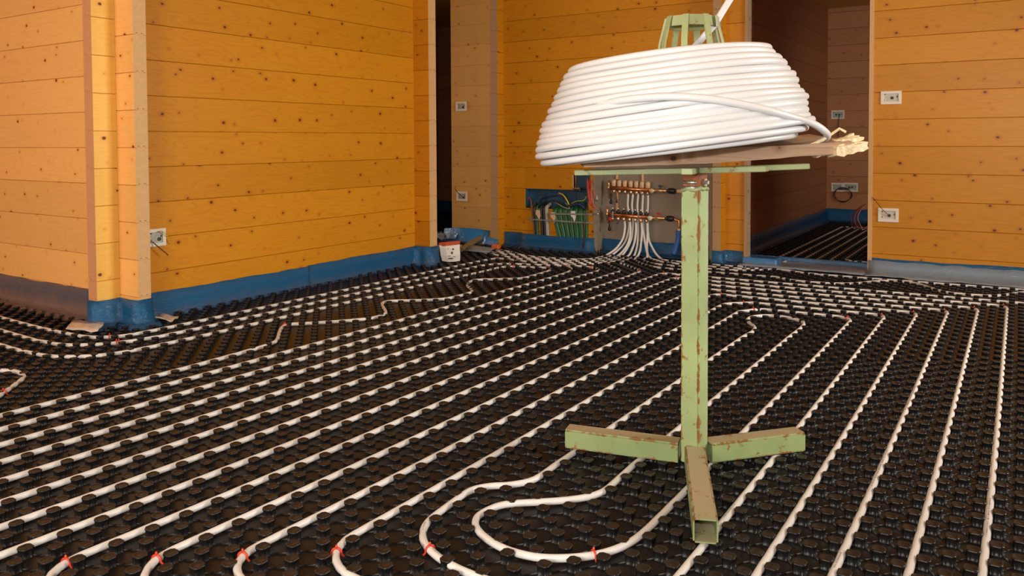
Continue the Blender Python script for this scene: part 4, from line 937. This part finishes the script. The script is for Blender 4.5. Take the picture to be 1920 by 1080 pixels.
bmesh.ops.translate(bm, verts=bm.verts, vec=-po); bmesh.ops.transform(bm, matrix=rotm, verts=bm.verts)
bd = bmobj('broken_plank', bm, 'plank_old'); bd.location = po; bd.rotation_euler = (0, 0, math.atan2(U.y, U.x))
tag(bd, 'grey brown plank with a splintered right end under the white pipe coil', 'plank')
# splintered end: jagged shards
for k, (u0, u1, z_0, z_1, hh, wd) in enumerate(((.36, .452, .965, .978, .017, .07), (.37, .460, .972, .984, .014, .06), (.385, .458, .990, 1.000, .010, .05), (.38, .448, .985, 1.004, .012, .04), (.395, .440, .985, 1.012, .010, .03), (.33, .430, .953, .962, .008, .04))):
    bm = bmesh.new(); rows = []; r4 = random.Random(k + 30)
    for i in range(7):
        t = i / 6; e_ = 1 - .35 * t if i < 6 else .5
        c = Vector((u0 + (u1 - u0) * t, -.125 + .012 * k + r4.uniform(-.004, .004), z_0 + (z_1 - z_0) * t - .95))
        rows.append([bm.verts.new(c + Vector((r4.uniform(-.004, .004), sy * wd / 2 * e_, sz * hh * e_ * r4.uniform(.7, 1.15)))) for sy, sz in ((-1, -1), (-.9, .9), (1, 1), (.9, -1))])
    for A, B in zip(rows, rows[1:]):
        for j in range(4): bm.faces.new((A[j], A[(j + 1) % 4], B[(j + 1) % 4], B[j]))
    bm.faces.new(rows[0][::-1]); bm.faces.new(rows[-1]); bmesh.ops.recalc_face_normals(bm, faces=bm.faces)
    s_ = bmobj('splinter', bm, 'splinter', bd); s_['label'] = 'pale torn wood splinter'
bm = bmesh.new(); tube(bm, [Vector((.29, -.13, .030)), Vector((.33, -.13, .045)), Vector((.382, -.12, .078)), Vector((.40, -.12, .068))], .004, 5)
o = bmobj('long_splinter', bm, 'splinter', bd)

# ------------------------------------------------------------ coil of white pipe
CR = 0.0102
def ring_pts(nturn, Rf, zf_, jr, jz, seed, n=56, phase=0.0):
    rr = random.Random(seed); ph = [[rr.uniform(0, 6.28) for _ in range(3)] for _ in range(int(nturn) + 2)]
    amp = [[rr.uniform(-1, 1) for _ in range(3)] for _ in range(int(nturn) + 2)]
    out = []; tot = int(nturn * n)
    for i in range(tot + 1):
        turn = i / n; a_ = 2 * math.pi * turn + phase; k = int(turn); fr = turn - k
        def wv(k_): return sum(amp[k_][j] * math.sin((j + 1) * a_ + ph[k_][j]) for j in range(3)) / 2
        w_ = wv(k) * (1 - fr) + wv(min(k + 1, len(ph) - 1)) * fr
        R4 = Rf(turn / nturn) + jr * w_; z_ = zf_(turn / nturn) + jz * w_
        out.append((a_, R4, z_))
    return out
NT = 15
def Rprof(t):       # radius from bottom (0) to top (1)
    P = [(0, .375), (.10, .392), (.2, .386), (.3, .379), (.42, .374), (.52, .360), (.62, .345), (.74, .326), (.86, .308), (.95, .290), (1, .276)]
    for (a, va), (b3, vb) in zip(P, P[1:]):
        if t <= b3: return va + (vb - va) * (t - a) / (b3 - a)
    return P[-1][1]
def Zprof(t): return .9725 + t * .268
def cpt(a_, R4, z_, cu=-.078):
    # tilt: the left side sags, more so low in the coil
    d = U * math.cos(a_) + F * math.sin(a_); lev = (z_ - .955) / .28
    cx = cu + .020 * (1 - lev) * 0
    tilt = (.050 * math.cos(a_) * (1 - .35 * lev) - .008 * math.sin(a_)) * R4 / .4
    return AX + U * cx + d * R4 + Vector((0, 0, z_ + tilt))
outer = ring_pts(NT, Rprof, Zprof, .013, .0060, 5, phase=1.2)
path = [cpt(*q2) for q2 in outer]
inner = ring_pts(13, lambda t: Rprof(1 - t) - .022 - .004 * t, lambda t: Zprof(1 - t) - .010, .004, .003, 9, phase=outer[-1][0] % 6.283)
path += [cpt(*q2) for q2 in inner[6:]]
inner2 = ring_pts(12, lambda t: Rprof(t) - .044, lambda t: Zprof(t) - .006, .004, .003, 10, phase=inner[-1][0] % 6.283)
path += [cpt(*q2) for q2 in inner2[6:]]
inner3 = ring_pts(3, lambda t: .272 - .11 * t, lambda t: 1.222 - .01 * t, .004, .003, 11, phase=inner2[-1][0] % 6.283)
path += [cpt(*q2) for q2 in inner3[6:]]
# feed end leaves the middle of the coil and rises out of the picture
e0 = path[-1]
f_a = Vector((1.3420, -1.0187, 1.3122)); f_b = Vector((1.3592, -1.0453, 1.3373)); f_c = Vector((1.3711, -1.0638, 1.3718)); f_d = Vector((1.3847, -1.0850, 1.4127))
up = (f_d - f_c).normalized()
fdz = F * .03
lead = [e0, e0.lerp(f_a, .45) + Vector((0, 0, .005)), f_a + fdz * .5 + Vector((0, 0, -.012)), f_b, f_c, f_d, f_d + up * .12, f_d + up * .3 + F * .05, f_d + up * .55 + F * .2]
path += smooth_path(lead, 6)[1:]
coil = bmesh.new(); tube(coil, path, CR, 10); co_ = bmobj('pipe_coil', coil, 'coil', smooth=True)
tag(co_, 'large coil of glossy white plastic pipe lying on the green reel stand', 'pipe coil')
# loose outer turn that sags out over the right end of the plank, part of the coil
lp = [(0.8405, -0.9213, 1.0868), (0.8843, -0.9893, 1.1012), (0.9010, -1.0963, 1.1051), (0.9639, -1.1829, 1.0970), (1.0780, -1.2558, 1.0790), (1.2550, -1.2919, 1.0607), (1.3198, -1.3361, 1.0422), (1.3623, -1.3610, 1.0203), (1.4246, -1.3556, 1.0057), (1.4736, -1.3296, 0.9904), (1.5214, -1.2816, 0.9792), (1.5306, -1.2249, 0.9760)]
lp = [Vector(p) for p in lp]
def push(p, k):
    r = (Vector((p.x, p.y, 0)) - (AX + U * -.078)); return p
# hug the coil: keep the picture direction but move radially just outside the outer layer on the left half
LT = []
ccam = Vector(campos)
for i, p in enumerate(lp):
    d = (p - ccam)
    if i <= 6:
        # intersect the view line with the coil surface (cylinder of radius at this height)
        for s in [0.70 + .002 * q2 for q2 in range(200)]:
            q3 = ccam + d * s; h = q3 - (AX + U * -.078); h.z = 0
            t_ = max(0, min(1, (q3.z - .9725) / .268))
            if h.length < Rprof(t_) + (-.012 if i == 0 else .012 if i == 1 else .026): p = q3; break
    LT.append(p)
LT[0] = LT[0] + F * .01
bm = bmesh.new(); tube(bm, smooth_path(LT, 6), CR, 10); o = bmobj('loose_turn', bm, 'coil', co_, True)

# ------------------------------------------------------------ outlet boxes
def outlet(name, org, rz, wd, ht, kind, label, wires=()):
    """org: centre of the frame on the wall face; local x along the wall, local -y out of it"""
    r = empty(name, org, rz); tag(r, label, 'wall outlet', None)
    bm = bmesh.new(); t = .010; fw = .020; w2, h2 = wd / 2, ht / 2
    for lo, hi in (((-w2, -t, h2 - fw), (w2, 0, h2)), ((-w2, -t, -h2), (w2, 0, -h2 + fw)), ((-w2, -t, -h2 + fw), (-w2 + fw, 0, h2 - fw)), ((w2 - fw, -t, -h2 + fw), (w2, 0, h2 - fw))): box(bm, lo, hi, .0015)
    bmobj('frame', bm, 'white_plate', r)
    bm = bmesh.new(); box(bm, (-w2 + fw, -.003, -h2 + fw), (w2 - fw, 0.001, h2 - fw)); ins = bmobj('flush_box', bm, 'box_in' if kind != 'cream' else 'plaster', r)
    sp_ = {'one': [(w2 * .12, -h2 * .06)], 'cream': [(w2 * .10, -h2 * .05)], 'low': [(w2 * .32, -h2 * .2)], 'two': [(-w2 * .22, 0), (w2 * .22, 0)]}[kind]
    for x, z in sp_:
        bm = bmesh.new(); lathe(bm, [(.011, -.002), (.011, .004), (.008, .006), (.008, .001)], 10, (0, 0, 0), 'y'); bmesh.ops.scale(bm, vec=(1, -1, 1), verts=bm.verts); bmesh.ops.recalc_face_normals(bm, faces=bm.faces)
        bmesh.ops.translate(bm, verts=bm.verts, vec=(x, -.003, z)); kn = bmobj('knockout', bm, 'slot', ins)
    for j in range(3):
        bm = bmesh.new(); xx = (-w2 + fw + .008) if j != 1 else (w2 - fw - .008); box(bm, (xx - .003, -.006, -h2 * .4 + j * .02), (xx + .003, -.002, -h2 * .4 + j * .02 + .012)); bmobj('screw_lug', bm, 'ink' if j else 'chrome', ins)
    for pts, rad, mt in wires:
        bm = bmesh.new(); tube(bm, smooth_path(pts, 5), rad, 6); bmobj('wire', bm, mt, r, True)
    return r
c = Vector((1.7418, 2.3100, 0.4604))
outlet('wall_outlet', (c.x - .010, 2.31, c.z), 0, .118, .100, 'low', 'square outlet box frame on the left wall half behind the pier end',
       [([(.0, -.01, .03), (.02, -.03, .036), (.06, -.02, .0), (.085, -.012, -.045)], .0022, 'wire_yellow'), ([(-.03, -.012, -.02), (-.015, -.05, -.05), (.02, -.06, -.085), (.035, -.06, -.10)], .003, 'wire_brown')])
outlet('wall_outlet', (5.35, -0.998, 1.295), -H2, .136, .095, 'cream', 'upper white outlet frame on the right wall without wires')
outlet('wall_outlet', (5.35, -0.988, 0.450), -H2, .136, .100, 'cream', 'lower white outlet frame on the right wall with a dark wire from the door edge',
       [([(.010, -.012, -.006), (-.03, -.03, .035), (-.07, -.025, .085), (-.105, -.02, .125)], .0024, 'wire_brown')])
outlet('wall_outlet', (5.338, 2.815, 1.335), -H2, .128, .092, 'low', 'upper outlet frame on the pale corridor wall beside the dark doorway')
outlet('wall_outlet', (5.338, 2.815, 0.458), -H2, .128, .092, 'low', 'lower outlet frame on the pale corridor wall with a black wire',
       [([(.03, -.012, -.01), (-.02, -.03, .03), (-.06, -.03, .075), (-.07, -.02, .10)], .003, 'wire_black')])
k9 = 0.0064
c = Vector((9.2000, 0.0937, 1.2926)); outlet('wall_outlet', (9.20, c.y, c.z), -H2, .150, .105, 'two', 'upper outlet box on the dim back wall of the right room',
       [([(.02, -.012, -.01), (.015, -.03, -.08), (.01, -.03, -.18), (.012, -.02, -.26)], .004, 'wire_black')])
c = Vector((9.2000, 0.0924, 0.4260)); outlet('wall_outlet', (9.20, c.y, c.z), -H2, .135, .105, 'low', 'left of the two low outlet boxes in the right room',
       [([(.02, -.012, -.01), (.06, -.04, -.02), (.10, -.04, -.02), (.16, -.02, 0)], .004, 'wire_black')])
c = Vector((9.2000, -0.0569, 0.4301)); loops = []
for j in range(3):
    loops.append(([(-.02 + .09 * math.sin(a_) * (1 + .1 * j) - .06, -.03 - .01 * j, -.09 + .09 * math.cos(a_) * (1 - .08 * j)) for a_ in [k * .7 for k in range(10)]], .0035, 'wire_brown' if j else 'wire_black'))
outlet('wall_outlet', (9.20, c.y, c.z), -H2, .165, .105, 'two', 'right of the two low outlet boxes in the right room with coiled wires', loops)
# wires hanging from the doorway edge
for k in range(5):
    r_ = .05 + .018 * k
    c0 = Vector((5.4200, -0.8385, 0.4978)); bm = bmesh.new()
    pts = [c0 + Vector((0, -.01, .03)), c0 + Vector((.01 * k, .02 + r_ * .35, -.01)), c0 + Vector((.012 * k, .03 + r_ * .7, -.07)), c0 + Vector((.01 * k, .02 + r_ * .75, -.12 - .008 * k)), c0 + Vector((0, .01 + r_ * .3, -.165)), c0 + Vector((0, -.005, -.14))]
    o = tube_obj('hanging_wire', pts, .0028, ('wire_pink', 'wire_blue', 'wire_red', 'wire_black', 'wire_brown')[k], n=6, sub=5)
    tag(o, ('pink', 'blue', 'red', 'black', 'brown')[k] + ' wire of the loops hanging at the left edge of the right wall', 'wire')

# ------------------------------------------------------------ clutter by the corridor
# printed bag
bagc = Vector((4.1899, 2.0833, 0.0260)); bagd = U; 
bag = empty('printed_bag', bagc, math.atan2(U.y, U.x)); tag(bag, 'small white printed bag with orange rim lying by the corridor corner', 'bag')
bm = bmesh.new(); rows = []
for j, (z_, s_, bulge) in enumerate(((0, .072, .03), (.05, .078, .045), (.11, .080, .045), (.135, .082, .035))):
    ring = [bm.verts.new((s_ * cx - .012 * z_ / .13, bulge * cy_, z_ + .006 * cx * cx)) for cx, cy_ in ((-1, -.6), (-.35, -1), (.35, -.95), (1, -.5), (1, .5), (.35, 1), (-.35, 1), (-1, .6))]; rows.append(ring)
for A, B in zip(rows, rows[1:]):
    for j in range(8): bm.faces.new((A[j], A[(j + 1) % 8], B[(j + 1) % 8], B[j]))
bm.faces.new(rows[0][::-1]); bmobj('bag_body', bm, 'paper', bag)
bm = bmesh.new(); rows = []
for j, (z_, s_, bulge) in enumerate(((.132, .083, .038), (.158, .086, .034))):
    rows.append([bm.verts.new((s_ * cx - .012, bulge * cy_, z_ + .008 * cx)) for cx, cy_ in ((-1, -.6), (-.35, -1), (.35, -.95), (1, -.5), (1, .5), (.35, 1), (-.35, 1), (-1, .6))])
for j in range(8): bm.faces.new((rows[0][j], rows[0][(j + 1) % 8], rows[1][(j + 1) % 8], rows[1][j]))
bmesh.ops.solidify(bm, geom=bm.faces[:], thickness=.002); bmobj('bag_rim', bm, 'orange', bag)
for k, (x, z_, w_, h_) in enumerate(((.020, .105, .012, .012), (.010, .075, .014, .018), (-.020, .108, .005, .007), (.0, .030, .034, .009), (-.012, .05, .02, .004), (.03, .045, .012, .004))):
    bm = bmesh.new(); box(bm, (x - w_ / 2, -.0475, z_ - h_ / 2), (x + w_ / 2, -.0415, z_ + h_ / 2)); bmobj('printed_mark', bm, 'ink', bag)
# wooden handle
a = Vector((4.6548, 2.3299, 0.0500)); b3 = Vector((5.1200, 2.4512, 0.0970))
bm = bmesh.new(); tube(bm, [a, a.lerp(b3, .5), b3], [.022, .026, .022], 8); o = bmobj('wooden_handle', bm, 'handle_wood', smooth=False); tag(o, 'worn wooden tool handle leaning from the printed bag towards the corridor wall', 'handle')
bm = bmesh.new(); tube(bm, [b3, b3 + (b3 - a).normalized() * .02], [.022, .015], 8); o2 = bmobj('handle_tip', bm, 'endgrain_rose', o); o2['label'] = 'pinkish cut tip'
# curled loose foam along the corridor wall
g = []
for i in range(14):
    t = i / 13; y_ = 2.97 - t * .50; x_ = 5.285 - .05 * math.sin(t * 3.1) - (.06 * (1 - t) ** 2)
    hh = .145 + .02 * math.sin(t * 3.0)
    g.append([(x_ + .03, y_, hh), (x_ + .012, y_, hh * .6), (x_ - .005, y_, .06), (x_ - .05, y_, .032)])
o = sheet('foam_strip', g, 'film', seed=31, kind=None); tag(o, 'loose curled blue foam strip below the pale corridor wall', 'foam strip')
g = []
for i in range(8):
    t = i / 7; y_ = 2.47 - t * .16; g.append([(5.22 + .01 * math.sin(t * 5), y_, .10 - .02 * t), (5.21, y_, .06), (5.18 - .02 * t, y_, .033)])
o = sheet('foam_scrap', g, 'film', seed=32, kind=None); tag(o, 'small torn scrap of blue foam at the foot of the narrow corridor pier', 'foam scrap')
bm = bmesh.new(); p = Vector((4.9943, 2.1876, 0.0300)); box(bm, tuple(p + Vector((-.02, -.035, -.006))), tuple(p + Vector((.03, .04, .035))), .01); tag(bmobj('red_rag', bm, 'orange'), 'small orange red scrap at the foot of the corridor pier', 'scrap')
g = []
rr = random.Random(8); p = Vector((5.1945, 2.9078, 0.0300))
for i in range(7): g.append([tuple(p + Vector((-.12 + .05 * j, -.12 + .045 * i, .02 + rr.uniform(0, .07)))) for j in range(6)])
o = sheet('crumpled_film', g, 'skirt', seed=33, kind=None, jit=.006, smooth=False); tag(o, 'crumpled clear plastic film on the corridor floor behind the left wall end', 'plastic film')

# flaps of clear film at the foot of the corner pier
for (x0, y0_, x1, y1_, sd, lab) in ((1.33, 2.44, 1.39, 2.25, 41, 'pale torn flap of film at the left foot of the corner pier'), (1.60, 2.13, 1.70, 2.20, 42, 'small torn flap of film at the right foot of the corner pier')):
    g = []
    for i in range(6):
        t = i / 5; g.append([(x0 + (x1 - x0) * t + .03 * j * (-1 if sd == 41 else .4), y0_ + (y1_ - y0_) * t - .028 * j, .052 - .007 * j + .004 * math.sin(i * 2 + j)) for j in range(4)])
    o = sheet('film_flap', g, 'flap', seed=sd, kind=None, jit=.003); tag(o, lab, 'plastic film')

g = []
for i in range(8):
    t = i / 7; g.append([(4.98 - .30 * t + .02 * j, 2.42 - .12 * t - .07 * j, .040 + .030 * math.sin(3.14 * t) * (1 - j / 3.2) - .003 * j) for j in range(4)])
o = sheet('film_sheet', g, 'skirt', seed=43, kind=None, jit=.004); tag(o, 'bluish film lying on the studs right of the printed bag', 'plastic film')
